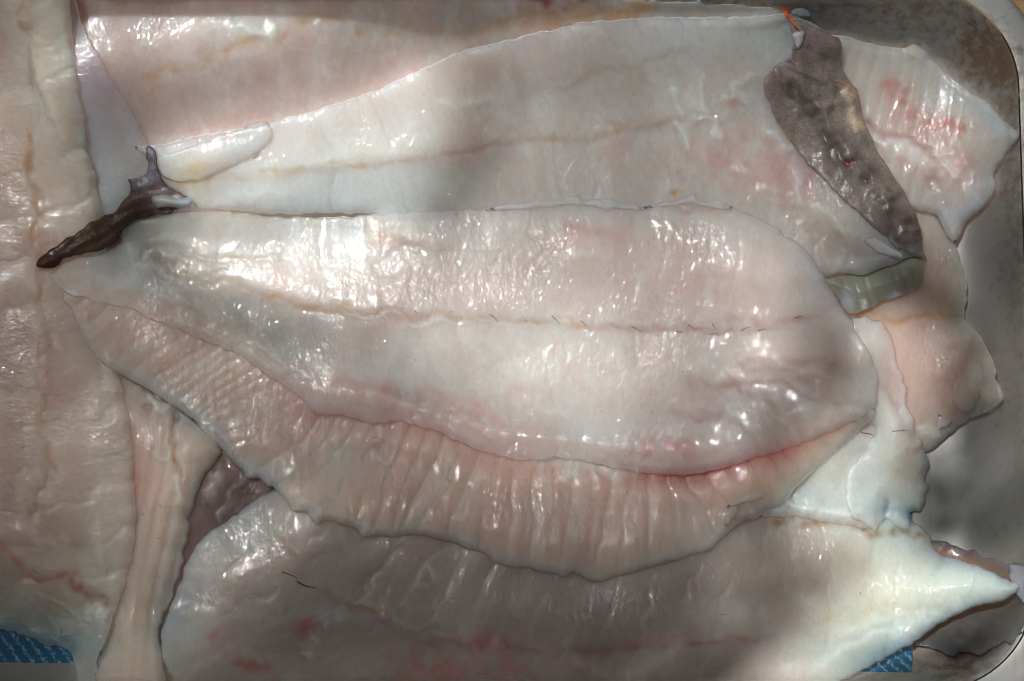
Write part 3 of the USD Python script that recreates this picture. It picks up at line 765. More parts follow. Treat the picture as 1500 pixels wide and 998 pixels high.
# ------------------------------------------------------------------ bright belly flaps at the right
fil = thing('fish_fillet', 'sunlit white belly flap with ragged edge at the right end of the middle fillet', 'fish fillet', at(1290, 620, 0), 'raw fish fillets in the tray')
L = start([(1060, 640), (1120, 600), (1200, 560), (1260, 600), (1290, 640), (1270, 690), (1280, 740), (1283, 770), (1260, 773), (1207, 764), (1153, 757), (1108, 755), (1070, 720)], seed=81, drape=8)
thick(L, 3.5, 24, 60); paint(L, 'white', 0.75 + 0 * L.x); mottle(L, 0.4)
s, n = along(L, [(1120, 660), (1200, 690), (1280, 720)])
myomeres(L, s, n, 40, 0, 0.5, 0.3, 'white', lean=0.3)
stroke(L, [(1150, 738), (1200, 745), (1250, 765)], 8, 'white', 0.6, 1.0)
relief(L, 1.3)
tint(L, 1.0, 0.97, 0.92)
finish(L, 'belly_membrane', M_flesh, fil)
L = start([(1240, 480), (1254, 462), (1284, 468), (1303, 488), (1309, 506), (1317, 538), (1327, 570), (1334, 600), (1341, 630), (1350, 655), (1357, 668), (1357, 686), (1360, 703), (1356, 722), (1353, 743), (1347, 750), (1340, 746), (1335, 756), (1329, 772), (1316, 768), (1305, 762), (1292, 763), (1283, 776), (1272, 774), (1261, 768), (1248, 754), (1240, 735), (1239, 715), (1244, 690), (1258, 670), (1272, 650), (1282, 631), (1240, 600), (1200, 540)], seed=82, wobble=2.0, drape=8)
thick(L, 5.5, 24, 80, 0.5)
paint(L, 'white', 0.8 + 0 * L.x); mottle(L, 0.35)
stroke(L, [(1246, 690), (1240, 720), (1248, 755)], 8, 'cream', 0.55, 0.8); stroke(L, [(1290, 625), (1265, 668), (1248, 690)], 6, 'cream', 0.7)
blob(L, 1340, 668, 16, 14, 0, 'pink', 0.75); blob(L, 1330, 700, 30, 22, 0, 'peach', 0.35); blob(L, 1275, 770, 12, 18, 0, 'peach', 0.5)
stroke(L, [(1300, 560), (1325, 620), (1338, 660)], 7, 'pale', 0.5, -1.0)
stroke(L, [(1285, 763), (1293, 740), (1298, 725)], 5, 'pale', 0.4, -0.9)
blob(L, 1345, 725, 14, 26, 0, 'white', .6, 1.0)
relief(L, 2.2)
tint(L, 1.0, 0.98, 0.93)
finish(L, 'belly_flap', M_flesh, fil, rim=0.4)
bristle(fil, [(1262, 634), (1275, 636), (1283, 641)], 0.16); bristle(fil, [(1307, 632), (1320, 631), (1333, 630)], 0.14)

# ------------------------------------------------------------------ upper fillet with the strip of dark skin
fil = thing('fish_fillet', 'upper fillet with a strip of grey skin at its right end and dark tail stub', 'fish fillet', at(750, 200, 0), 'raw fish fillets in the tray')
# cut edge under the right end
L = start([(1190, 400), (1212, 404), (1250, 402), (1300, 388), (1330, 374), (1352, 380), (1352, 400), (1347, 421), (1330, 430), (1300, 440), (1272, 452), (1256, 460), (1245, 461), (1234, 450), (1222, 430)], seed=91, wobble=0.7, drape=5)
thick(L, 4.0, 12, 50, 0.5)
paint(L, (0.21, 0.23, 0.18), 0.95 + 0 * L.x)
s, n = along(L, [(1210, 440), (1280, 425), (1350, 395)])
myomeres(L, s, n, 15, 0, 0.5, 0.25, 'grey', width=0.14)
stroke(L, [(1262, 456), (1300, 443), (1345, 424)], 4, 'blue', 0.8, 0.4); blob(L, 1232, 440, 14, 22, 0, 'blue', 0.5)
stroke(L, [(1255, 458), (1262, 440)], 6, 'white', 0.7)
relief(L, 0.8)
finish(L, 'cut_edge', M_fin, fil, rim=0.8)
# flesh
L = start([(199, 216), (221, 213), (267, 205), (307, 196), (350, 189), (393, 181), (425, 172), (510, 147), (577, 120), (630, 96), (683, 73), (752, 57), (833, 38), (887, 29), (940, 26), (1033, 25), (1100, 24), (1137, 21), (1160, 22), (1200, 40), (1228, 62), (1228, 95), (1240, 120), (1255, 150), (1270, 200), (1298, 250),
           (1322, 290), (1340, 330), (1345, 360), (1348, 374), (1330, 379), (1300, 389), (1270, 401), (1250, 403), (1212, 405), (1150, 440), (1000, 400), (800, 385), (600, 365), (560, 330), (540, 312), (500, 313), (460, 313), (420, 314), (385, 312), (350, 309), (310, 306), (286, 304), (268, 290), (240, 268), (228, 240)], seed=92, wobble=0.8, drape=20)
thick(L, 7.0, 20, 190, 0.6)
L.t = L.t * (0.60 + 0.40 * sm(230, 420, L.x))
paint(L, 'pale', 0.25 + 0 * L.x); paint(L, 'grey', 0.22 + 0 * L.x); mottle(L, 0.85)
paint(L, (0.71, 0.68, 0.57), 0.55 * sm(560, 300, L.wx)); paint(L, 'white', 0.45 * sm(760, 520, L.wx))
paint(L, 'white', 0.35 * sm(110, 40, L.wy))
mid = [(300, 262), (380, 258), (450, 250), (520, 246), (590, 236), (645, 228), (700, 216), (750, 208), (800, 205), (850, 203), (905, 192), (960, 182), (1000, 170), (1040, 166), (1080, 164), (1105, 158)]
s, n = along(L, mid)
myomeres(L, s, n, 47, 0.0010, 0.50, 0.34, 'white', lean=-0.10, width=0.05)
step_line(L, -n, s, 60, 800, 0.40, 4.0)
stroke(L, mid, 4, 'orange', 0.32, -0.4, 0.4)
stroke(L, [(300, 248), (380, 255), (455, 250), (560, 245)], 7, (0.62, 0.52, 0.34), 0.30, 0.0, 0.3)
stroke(L, [(700, 146), (760, 140), (830, 128), (900, 105), (960, 84), (1010, 78), (1036, 70)], 6, 'grey', 0.35, -0.25)
stroke(L, [(645, 152), (700, 148), (755, 138)], 10, 'white', 0.3, 0.5)
blob(L, 280, 258, 40, 22, -25, (0.62, 0.42, 0.22), 0.75); blob(L, 262, 270, 16, 16, 0, 'orange', 0.5)
stroke(L, [(205, 216), (260, 208), (330, 194), (395, 182)], 7, 'blue', 0.7); blob(L, 222, 225, 14, 20, 0, (0.17, 0.19, 0.23), 0.9)
stroke(L, [(290, 296), (340, 290), (420, 284)], 12, 'white', 0.5, 0.6)
blob(L, 1075, 235, 80, 50, 20, 'pink', 0.55); blob(L, 1155, 250, 45, 40, 30, 'pink', 0.6); blob(L, 1185, 262, 16, 20, 20, (0.62, 0.28, 0.34), 0.6)
blob(L, 1000, 280, 40, 25, 0, 'pale', 0.3); blob(L, 980, 286, 26, 12, 0, 'pale', 0.5, 0.6); blob(L, 988, 288, 5, 4, 0, 'orange', 0.8)
for ln in ([(1020, 110), (1026, 135), (1033, 160)], [(985, 120), (990, 145), (993, 165)], [(1095, 100), (1088, 130), (1092, 145), (1098, 160)], [(1033, 165), (1042, 190), (1055, 215)], [(985, 172), (995, 195), (1000, 220)], [(1060, 136), (1085, 142)]):
    stroke(L, ln, 5, 'white', 0.6, 0.6)
stroke(L, [(990, 172), (1015, 168), (1040, 170), (1070, 166)], 7, 'white', 0.55, 0.7)
stroke(L, [(1003, 170), (1025, 172), (1090, 150)], 6, 'pink', 0.5)
for (x, y, r_) in ((1135, 205, 14), (1150, 228, 18), (1172, 268, 18), (1125, 200, 9), (1100, 255, 14), (1180, 285, 14)):
    blob(L, x, y, r_, r_ * 0.75, 35, 'pale', 0.55, 1.1)
stroke(L, [(1200, 300), (1240, 330), (1270, 355), (1290, 372)], 12, 'white', 0.5, 0.7)
blob(L, 1230, 350, 40, 30, 30, 'grey', 0.45); stroke(L, [(1205, 395), (1250, 392), (1310, 378)], 8, 'cream', 0.5, 0.5); stroke(L, [(1180, 345), (1240, 355)], 20, 'grey', .35, -.8)
for x_, c_ in ((1105, 'cream'), (1120, 'white'), (1138, 'cream')):
    stroke(L, [(x_, 24), (x_ - 3, 60), (x_ + 2, 100)], 5, c_, 0.35, -0.2)
stroke(L, [(1150, 30), (1140, 80), (1125, 110)], 11, 'green', 0.45)
relief(L, 1.1)
finish(L, 'flesh', M_flesh, fil, rim=0.8)
# skin strip with its fold
L = start([(1157, 40), (1166, 30), (1178, 33), (1192, 38), (1206, 46), (1220, 51), (1231, 58), (1233, 78), (1233, 95), (1245, 118), (1257, 138), (1262, 165), (1270, 188), (1281, 210), (1300, 243), (1326, 284), (1344, 318), (1350, 343), (1351, 366), (1357, 381), (1345, 375), (1325, 367), (1310, 361), (1298, 350), (1286, 340), (1268, 322), (1250, 305), (1232, 290), (1210, 266), (1188, 244), (1164, 214), (1144, 184), (1129, 158), (1120, 132), (1120, 113), (1138, 95), (1154, 86), (1164, 62)], seed=94, wobble=1.0, drape=6)
thick(L, 2.0, 9, 40, 0.7)
paint(L, (0.20, 0.168, 0.150), 0.97 + 0 * L.x)
sx, n = along(L, [(1190, 40), (1195, 120), (1230, 210), (1290, 290), (1340, 370)])
stroke(L, [(1195, 150), (1235, 215), (1290, 275), (1345, 345)], 13, (0.11, 0.085, 0.075), 0.7, 1.6)
stroke(L, [(1150, 120), (1180, 170), (1225, 225), (1280, 280)], 10, (0.085, 0.07, 0.062), 0.8, -1.2)
stroke(L, [(1145, 85), (1185, 110), (1225, 130), (1250, 145)], 6, (0.15, 0.11, 0.11), 0.5, 0.8)
stroke(L, [(1225, 125), (1245, 150), (1262, 185)], 15, (0.46, 0.36, 0.27), 0.85, 0.8)
stroke(L, [(1233, 215), (1244, 245), (1260, 262)], 9, (0.30, 0.27, 0.25), 0.5, 0.5)
stroke(L, [(1233, 238), (1240, 240), (1247, 246)], 4, (0.16, 0.02, 0.02), 0.95, -0.9)
blob(L, 1320, 335, 34, 30, 45, (0.07, 0.055, 0.048), 0.75)
blob(L, 1200, 62, 26, 24, 0, (0.16, 0.11, 0.115), 0.6, 0.8); blob(L, 1135, 115, 16, 14, 0, (0.17, 0.12, 0.125), 0.6, 0.7)
stroke(L, [(1142, 92), (1165, 84), (1168, 60), (1175, 45)], 5, (0.07, 0.05, 0.055), 0.6, -0.8)
stroke(L, [(1145, 190), (1175, 222), (1215, 262), (1260, 308)], 5, (0.38, 0.34, 0.31), 0.6)
stroke(L, [(1300, 352), (1325, 365), (1352, 378)], 7, (0.42, 0.46, 0.52), 0.9)
L.c = L.c * (1 + 0.07 * field(5, 5, 97)[L.w] + 0.06 * field(16, 16, 98)[L.w])[..., None]
L.t = L.t + MM * (0.16 * field(14, 40, 95)[L.w] + 0.10 * field(7, 12, 96)[L.w]) * sm(0, 8, L.d)
L.c = L.c * (1 + 0.08 * field(10, 40, 95)[L.w])[..., None]
relief(L, 0.9)
finish(L, 'skin', M_skin, fil, label='strip of grey brown speckled skin')
L = start([(1266, 352), (1280, 348), (1292, 352), (1306, 362), (1324, 374), (1318, 380), (1298, 374), (1280, 368)], seed=99, wobble=.6, drape=4)
thick(L, 1.2, 7, 20, .8); paint(L, (.62, .60, .62), 0.9 + 0 * L.x); relief(L, .3)
finish(L, 'skin_edge', M_fin, fil)
L = start([(1160, 50), (1166, 46), (1177, 46), (1178, 54), (1170, 72), (1163, 66)], seed=100, wobble=.5, drape=4)
thick(L, 1.4, 6, 20, .8); paint(L, (.5, .48, .47), 0.8 + 0 * L.x)
finish(L, 'flesh_shred', M_fin, fil)
L = start([(1158, 20), (1165, 13), (1178, 12), (1188, 18), (1189, 24), (1178, 25), (1166, 24)], seed=101, wobble=.3, drape=4)
thick(L, 1.0, 6, 20, .8); paint(L, (.14, .20, .23), 0.9 + 0 * L.x)
finish(L, 'fin_tip', M_fin, fil)
# flap by the tail
L = start([(226, 234), (262, 220), (300, 207), (340, 193), (371, 180), (384, 178), (396, 184), (401, 193), (394, 208), (380, 221), (358, 236), (325, 250), (290, 264), (262, 268), (240, 258)], seed=95, wobble=0.8, drape=6)
thick(L, 1.7, 22, 45, 0.5)
paint(L, 'cream', 0.7 + 0 * L.x); paint(L, 'white', 0.7 * sm(290, 370, L.wx)); blob(L, 252, 246, 24, 14, -20, 'grey', 0.5); blob(L, 275, 258, 30, 16, -20, (0.60, 0.42, 0.24), 0.6); relief(L, 0.8)
finish(L, 'tail_flap', M_flesh, fil, rim=0.15)
bristle(fil, [(370, 232), (375, 230), (378, 226), (380, 222)], 0.16)

# ------------------------------------------------------------------ the big fillet in the middle
big = thing('fish_fillet', 'big fillet on top in the middle with a ribbed fin edge along its lower side', 'fish fillet', at(700, 540, 0), 'raw fish fillets in the tray')
rays = [(93, 429), (104, 453), (111, 470), (118, 487), (124, 500), (133, 512), (140, 522), (148, 531), (160, 539), (173, 546), (186, 553), (198, 560), (210, 567), (221, 573), (234, 582), (248, 591), (260, 598), (272, 606), (284, 615), (293, 626), (304, 637), (315, 647), (325, 658), (333, 670), (345, 681), (355, 689), (359, 697), (364, 702), (378, 701), (386, 707), (391, 713), (398, 711), (408, 722), (421, 737), (426, 745), (433, 750), (448, 751), (456, 760), (465, 768), (474, 764), (484, 763), (499, 767), (511, 771), (521, 776), (526, 783), (533, 787), (544, 786), (555, 785), (572, 787), (590, 784), (606, 784), (622, 785), (640, 789), (656, 793), (670, 797), (683, 804), (695, 806), (706, 809), (716, 817), (724, 824), (737, 828), (750, 832), (762, 832), (774, 832), (783, 836), (792, 838), (808, 839), (818, 843), (829, 845), (837, 842), (845, 841), (853, 845), (862, 850), (872, 853), (882, 853), (892, 849), (901, 845), (914, 842), (928, 839), (942, 834), (957, 829), (975, 825), (993, 820), (1007, 816), (1021, 812), (1032, 809), (1041, 805), (1047, 797), (1060, 787), (1073, 775), (1092, 763), (1108, 758)]
L = start(rays + [(1125, 746), (1150, 735), (1166, 715), (1190, 692), (1225, 662), (1262, 628), (1280, 600), (1200, 590), (1100, 620), (900, 640), (700, 615), (560, 570), (440, 530), (350, 470), (230, 420), (140, 405)], seed=111, wobble=0.5, drape=11)
thick(L, 4.2, 16, 60, 0.6)
inner = [(60, 390), (133, 441), (187, 453), (240, 475), (293, 498), (347, 519), (403, 560), (438, 583), (462, 607), (510, 610), (585, 620), (640, 632), (702, 662), (750, 672), (815, 673), (860, 678), (913, 690), (970, 696), (1031, 692), (1100, 671), (1180, 647), (1249, 616)]
paint(L, (0.63, 0.44, 0.37), 0.8 + 0 * L.x); mottle(L, 0.55)
s, n = along(L, inner)
lean = 0.62 * sm(760, 250, s) - 0.45 * sm(880, 1150, s) * 1.0
ph_s = s + n * lean
per = 17 + 11 * sm(330, 620, s)
PH = ndi.gaussian_filter(np.cumsum(1 / (17 + 11 * sm(330, 620, np.arange(0, 1600.0)))), 3)
ph = np.interp(ph_s, np.arange(0, 1600.0), PH) + 0.10 * field(50, 50, 112)[L.w] + 0.05 * field(12, 24, 113)[L.w]
fr = np.abs(ph - np.round(ph)); kk = np.round(ph); kb = np.floor(ph)
gv_ = np.exp(-(fr / 0.075)**2)
bulge = np.sqrt(np.maximum(0.25 - (0.5 - fr)**2, 0) * 4)
vis = 0.35 + 0.65 * (0.5 + 0.5 * np.sin(kk * 12.9898)) + 0.25 * field(30, 50, 114)[L.w]
L.t = L.t + MM * sm(0, 12, L.d) * (0.72 * bulge * np.clip(vis, 0.2, 1.3) * (0.35 + 0.65 * sm(250, 620, s)) - 0.20 * gv_ * (0.3 + 0.7 * sm(200, 560, s)))
paint(L, 'white', 0.50 * gv_ * np.clip(vis, 0, 1))
paint(L, 'pink', 0.22 * np.clip(np.sin(kb * 5.13) + 0.3, 0, 1)); paint(L, 'pale', 0.30 * np.clip(np.sin(kb * 3.7 + 1), 0, 1))
L.c = L.c * (1 + 0.05 * np.sin(kb * 9.1))[..., None]
nn_ = np.abs(n)
near = np.exp(-(nn_ / 26)**2)
paint(L, 'pink', 0.75 * near * sm(300, 520, s)); paint(L, 'red', 0.62 * np.exp(-(nn_ / 18)**2) * sm(850, 1010, L.wx) * sm(1215, 1150, L.wx))
paint(L, 'peach', 0.4 * sm(1150, 1200, L.wx))
paint(L, 'white', 0.60 * np.exp(-(nn_ / 9)**2) * sm(700, 800, L.wx) * sm(960, 900, L.wx))
paint(L, 'white', 0.5 * np.clip(1 - L.d / 20, 0, 1)); paint(L, 'blue', 0.35 * np.clip(1 - L.d / 9, 0, 1))
blob(L, 710, 775, 12, 20, 0, (0.62, 0.33, 0.22), 0.65); blob(L, 530, 742, 14, 30, 5, 'peach', 0.6)
for x_ in (800, 838, 876, 905):
    blob(L, x_, 700, 8, 26, -5, 'white', 0.55, 0.5)
ridge = np.exp(-((nn_ - 30) / 16)**2) * sm(420, 520, s) * sm(1150, 1050, s)
L.t = L.t + 1.3 * MM * ridge * (0.6 + 0.4 * bulge) * sm(0, 10, L.d)
stroke(L, [(545, 655), (558, 672), (575, 650)], 5, 'pale', 0.4, 0.7); stroke(L, [(560, 640), (545, 655), (530, 662)], 6, 'mauve', 0.5, -0.6)
L.t = L.t + MM * 0.10 * field(7, 22, 115)[L.w] * sm(0, 8, L.d)
relief(L, 0.75)
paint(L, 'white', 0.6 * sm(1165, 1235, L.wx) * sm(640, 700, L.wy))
tint(L, 1.0, 0.91, 0.87)
finish(L, 'fin_edge', M_fringe, big, rim=0.25)
# body
L = start([(72, 404), (80, 398), (95, 385), (120, 377), (150, 370), (172, 358), (180, 341), (190, 329), (205, 321), (225, 316), (280, 309), (340, 311), (400, 317), (470, 319), (540, 316), (600, 311), (690, 306), (760, 299), (800, 300), (840, 297), (880, 300), (913, 303), (936, 306), (960, 302), (990, 298), (1020, 297), (1050, 300), (1075, 306), (1100, 317), (1127, 328), (1145, 341), (1169, 357), (1188, 374), (1199, 394), (1212, 411), (1225, 435), (1236, 453), (1247, 467), (1252, 484), (1262, 500), (1271, 512), (1277, 527), (1284, 543), (1287, 560), (1286, 580), (1277, 600), (1255, 614), (1212, 634), (1180, 647), (1143, 660), (1100, 673), (1068, 683), (1031, 692), (1000, 696), (948, 694), (913, 689), (860, 677), (815, 671), (788, 674), (748, 673), (727, 666), (702, 661), (670, 647), (640, 632), (603, 623), (585, 618), (547, 620), (510, 611), (462, 606), (438, 583), (403, 559), (371, 535), (347, 519), (293, 498), (240, 475), (187, 453), (133, 441), (95, 428)], seed=116, wobble=0.9, drape=10)
thick(L, 9.5, 45, 150, 0.5)
L.t = L.t * (0.32 + 0.68 * sm(150, 620, L.x))
paint(L, 'pale', 0.22 + 0 * L.x); mottle(L, 0.7)
mid = [(215, 375), (290, 410), (350, 428), (410, 444), (480, 452), (520, 458), (560, 459), (610, 462), (660, 465), (720, 468), (770, 470), (820, 474), (880, 480), (940, 482), (1000, 483), (1060, 484), (1110, 482), (1160, 474), (1205, 460), (1235, 450)]
s, n = along(L, mid)
myomeres(L, s, n, 52, -0.0009, 0.34, 0.34, 'white', lean=-0.14, width=0.055)
step_line(L, -n, s, 120, 1030, 0.45, 4.0)
stroke(L, [(215, 368), (260, 395), (350, 428), (440, 448), (520, 458)], 7, 'orange', 0.40, -0.7)
stroke(L, [(520, 456), (610, 459), (660, 463), (740, 468), (840, 474), (900, 481)], 5, 'orange', 0.40, -0.5, 0.2)
stroke(L, [(880, 480), (960, 482), (1060, 484), (1110, 482), (1190, 466)], 7, (0.50, 0.27, 0.24), 0.45, -0.8, 0.2)
stroke(L, [(500, 457), (560, 462), (640, 470), (700, 468), (800, 476)], 3, 'white', 0.5, 0.6, 0.3)
# folds fanning from the tail
for ln, w_, a_ in (([(190, 352), (250, 352), (330, 366), (420, 372)], 8, .9), ([(195, 368), (260, 376), (340, 398)], 6, .8), ([(175, 375), (240, 400), (330, 425)], 7, .7), ([(130, 395), (200, 420), (300, 450), (400, 490)], 10, .9), ([(120, 380), (160, 376), (200, 362)], 5, .6)):
    stroke(L, ln, w_, 'pale', 0.35, a_ * 0.4); stroke(L, [(x, y + w_ * 1.6) for x, y in ln], w_ * 0.8, 'mauve', 0.35, -a_ * 0.28)
stroke(L, [(195, 335), (215, 325), (300, 316), (400, 321), (470, 322)], 9, 'orange', 0.55); stroke(L, [(200, 350), (205, 330), (225, 322)], 10, (0.62, 0.36, 0.2), 0.5)
stroke(L, [(180, 342), (190, 329), (207, 320)], 6, 'white', 0.7)
stroke(L, [(90, 388), (130, 378), (168, 366)], 7, 'blue', 0.7)
blob(L, 430, 350, 100, 24, 3, 'pale', 0.40, 0.4); blob(L, 510, 380, 40, 30, -30, 'white', 0.5, 0.6)
blob(L, 565, 335, 34, 22, 10, (0.50, 0.30, 0.22), 0.6, -0.5); stroke(L, [(532, 322), (540, 345), (538, 365), (545, 380)], 7, 'white', 0.5, 0.3)
stroke(L, [(540, 395), (570, 380), (600, 350)], 14, 'mauve', 0.35, -0.9)
blob(L, 900, 345, 90, 20, 8, 'pink', 0.35); stroke(L, [(820, 335), (870, 335), (898, 342)], 7, (0.62, 0.34, 0.34), 0.35, -0.4); blob(L, 1020, 400, 110, 50, 10, 'pink', 0.22)
stroke(L, [(990, 298), (1020, 304), (1050, 306), (1075, 308)], 6, (0.62, 0.28, 0.22), 0.6, -0.6)
blob(L, 800, 530, 160, 70, 5, 'white', 0.42); blob(L, 620, 500, 80, 30, 0, 'white', 0.2)
blob(L, 560, 580, 120, 22, 12, 'pink', 0.7); blob(L, 690, 615, 120, 24, 18, 'pink', 0.55); stroke(L, [(480, 560), (560, 590), (640, 610), (720, 650), (800, 668)], 14, 'pink', 0.30, -0.6)
blob(L, 430, 560, 60, 26, 25, 'mauve', 0.4)
blob(L, 1080, 590, 130, 60, -8, 'mauve', 0.45); blob(L, 970, 665, 60, 20, 5, (0.50, 0.22, 0.24), 0.6); blob(L, 1180, 520, 60, 30, 0, 'peach', 0.35); blob(L, 1200, 600, 60, 30, -20, 'peach', 0.45)
for ln in ([(1000, 560), (1080, 570), (1150, 610)], [(1060, 560), (1120, 560), (1180, 580)], [(1100, 545), (1160, 550), (1220, 575)], [(980, 600), (1050, 615), (1110, 650)], [(1080, 540), (1160, 530), (1230, 540)]):
    stroke(L, ln, 8, (0.48, 0.32, 0.31), 0.34, -0.22); stroke(L, [(x, y - 14) for x, y in ln], 9, 'mauve', 0.1, 0.5)
stroke(L, [(790, 674), (850, 678), (900, 690), (940, 697)], 6, 'white', 0.75, 0.5)
stroke(L, [(300, 470), (380, 510), (420, 540), (470, 575)], 8, 'pale', 0.3, 0.6); stroke(L, [(250, 462), (330, 490), (400, 535)], 6, 'mauve', .3, -.5)
blob(L, 800, 600, 40, 12, 10, 'white', 0.35, 0.6); blob(L, 780, 615, 16, 9, 0, 'white', 0.6, 0.7)
blob(L, 1161, 528, 15, 18, 0, 'pale', 0.5, 0.9)
paint(L, (0.62, 0.43, 0.38), 0.55 * np.clip(1 - L.d / 46, 0, 1) * sm(470, 540, L.wy + 0.30 * (900 - L.wx)))
paint(L, 'peach', 0.40 * sm(520, 300, L.wx))
L.t = L.t * (1 - 0.72 * np.exp(-np.maximum(L.d, 0) / 42) * sm(470, 540, L.wy + 0.30 * (900 - L.wx)))
relief(L, 1.15)
body = finish(L, 'flesh', M_flesh, big, rim=0.3)
# thin membrane edging along the top
L = start([(650, 313), (700, 307), (722, 304), (745, 299), (767, 296), (799, 294), (825, 291), (844, 286), (850, 290), (858, 294), (871, 292), (895, 292), (913, 299), (936, 304), (925, 309), (880, 305), (840, 301), (800, 304), (720, 309)], seed=117, wobble=1.0, drape=4)
thick(L, 1.3, 6, 20, .8); paint(L, (0.70, 0.69, 0.66), 0.9 + 0 * L.x); relief(L, 0.4)
finish(L, 'membrane', M_flesh, big)
L = start([(935, 306), (960, 298), (991, 295), (1005, 289), (1018, 286), (1025, 294), (1036, 293), (1048, 290), (1058, 297), (1072, 302), (1060, 307), (1030, 303), (1005, 299), (970, 304)], seed=118, wobble=0.8, drape=4)
thick(L, 1.4, 6, 20, .8); paint(L, (0.70, 0.64, 0.60), 0.9 + 0 * L.x); blob(L, 1062, 300, 14, 8, 20, 'pink', .7); relief(L, 0.4)
finish(L, 'membrane', M_flesh, big)
for i_, o_ in enumerate(([(1062, 770), (1068, 745), (1078, 741), (1082, 750), (1072, 764)], [(1062, 745), (1070, 738), (1090, 728), (1112, 722), (1116, 730), (1090, 738)])):
    L = start(o_, seed=120 + i_, wobble=.6, drape=4)
    thick(L, 0.5, 12, 20, .4); paint(L, 'pale', 0.45 + 0 * L.x)
    finish(L, 'flesh_shred', M_flesh, big)
# pin bone ends along the midline and loose dark hairs
for pts in ([(717, 460), (724, 465), (731, 473)], [(767, 467), (770, 470), (773, 472)], [(808, 462), (818, 472), (821, 477)], [(851, 470), (856, 474), (859, 478)], [(924, 478), (933, 482), (942, 487)], [(1008, 476), (1013, 479), (1018, 482)], [(1043, 474), (1046, 479), (1050, 483)], [(1086, 485), (1092, 481), (1099, 479)], [(1040, 490), (1048, 489), (1055, 490)], [(608, 455), (609, 457), (611, 459)], [(658, 458), (660, 457), (663, 456)], [(990, 485), (996, 487), (1002, 486)], [(1110, 485), (1120, 482), (1126, 483)], [(1165, 466), (1172, 464), (1178, 462)]):
    bristle(big, pts, 0.13, up=0.3)
hairs(big, [(949, 355, 8, 80), (958, 349, 5, 110), (985, 367, 4, 60), (1036, 353, 7, 25), (844, 338, 5, 20), (600, 590, 4, 0), (608, 528, 4, 60), (545, 645, 18, 150), (430, 587, 4, 150), (720, 697, 8, 100), (800, 637, 5, 0), (940, 698, 18, 150), (968, 705, 5, 20), (955, 604, 6, 60), (882, 603, 4, 0), (575, 703, 6, 90), (502, 756, 10, 85), (1212, 524, 5, 20), (166, 455, 6, 20), (198, 467, 7, 60), (190, 435, 6, 30), (376, 630, 9, 60), (350, 680, 6, 100), (770, 702, 4, 45), (918, 722, 6, 120), (587, 787, 6, 120), (810, 690, 6, 100), (640, 785, 5, 60), (1000, 545, 4, 0), (1052, 492, 7, 0), (760, 640, 4, 30)], 121, 0.12)

# tail stub, lying over both tails
cfil = fil
L = start([(228, 218), (215, 216), (213, 226), (216, 238), (214, 254), (208, 258), (196, 262), (186, 264), (190, 272), (190, 284), (182, 295), (172, 306), (160, 314), (140, 322), (115, 338), (98, 350), (84, 360), (70, 370), (59, 377), (55, 386), (60, 393), (75, 394), (86, 388), (93, 378), (112, 375), (140, 370), (162, 361), (174, 352), (180, 338), (190, 328), (205, 319), (230, 315), (252, 309), (268, 302), (280, 299), (270, 288), (250, 278), (238, 264), (231, 245)], seed=130, wobble=1.0, drape=6)
thick(L, 2.6, 12, 30, 0.5)
paint(L, (0.050, 0.028, 0.021), 0.98 + 0 * L.x)
paint(L, (0.16, 0.18, 0.22), 0.9 * sm(310, 262, L.wy + 0.25 * (L.wx - 180)))
sx, n = along(L, [(62, 388), (120, 356), (190, 312), (250, 290)])
L.t = L.t + MM * 0.22 * np.sin(n / 2.6 + field(30, 30, 131)[L.w]) * sm(0, 6, L.d)
paint(L, (0.12, 0.065, 0.05), 0.7 * sm(0.1, 1.4, field(4, 4, 133)[L.w] + np.sin(n / 2.1 + field(30, 30, 134)[L.w])) * sm(100, 190, L.wx))
paint(L, (0.03, 0.015, 0.01), 0.8 * sm(120, 80, L.wx))
paint(L, (0.015, 0.01, 0.008), 0.6 * np.clip(1 - L.d / 5, 0, 1))
blob(L, 246, 292, 18, 12, -20, (0.32, 0.30, 0.30), 0.7, 0.6); blob(L, 70, 383, 9, 6, -20, (0.15, 0.08, 0.03), 0.9, 0.8)
stroke(L, [(215, 258), (228, 262)], 6, (.3, .32, .36), .6)
relief(L, 0.8)
finish(L, 'tail_stub', M_dried, cfil, rim=0.6, label='dark brown dried tail stub')
L = start([(222, 292), (236, 284), (250, 288), (266, 290), (280, 290), (286, 298), (280, 306), (262, 306), (244, 304), (230, 304)], seed=132, wobble=1.2, drape=4)
thick(L, 1.6, 7, 20, .7); paint(L, (.5, .5, .52), 0.8 + 0 * L.x); paint(L, 'brown', 0.6 * sm(262, 236, L.wx)); relief(L, .8)
finish(L, 'flesh_shred', M_flesh, cfil)

# orange thread by the skin
th = thing('orange_thread', 'short orange thread standing by the top of the grey skin strip', 'thread', at(1155, 20, 0))
bristle(th, [(1138, -2), (1147, 14), (1159, 30), (1171, 44)], 0.75, M_orange, 'strand', up=1.5)
bristle(th, [(1146, 6), (1156, 24), (1169, 42)], 0.5, M_orange, 'strand', up=1.0)
bristle(cfil, [(1222, 118), (1235, 122), (1246, 130), (1254, 140)], 0.22, usdkit.material(stage, '/World/Looks/pale_orange', {'p': ('principled_bsdf', {'base_color': (0.55, 0.22, 0.12), 'roughness': 0.3})}, surface='p.BSDF'), 'fin_ray', up=0.4)

# ------------------------------------------------------------------ unseen tree, leaves laid out to shape shade on the tray
NX, CELL = (260, 220), 0.004
ex, ey = np.meshgrid((np.arange(NX[0]) - NX[0] / 2 + .5) * CELL, (np.arange(NX[1]) - NX[1] / 2 + .5) * CELL)
EPX, EPY = 750 + ex / 0.00025, 499 - ey / 0.00025
LIGHT = np.full(ex.shape, 0.06)  # wanted share of sun over the tray, shapes the unseen leaves


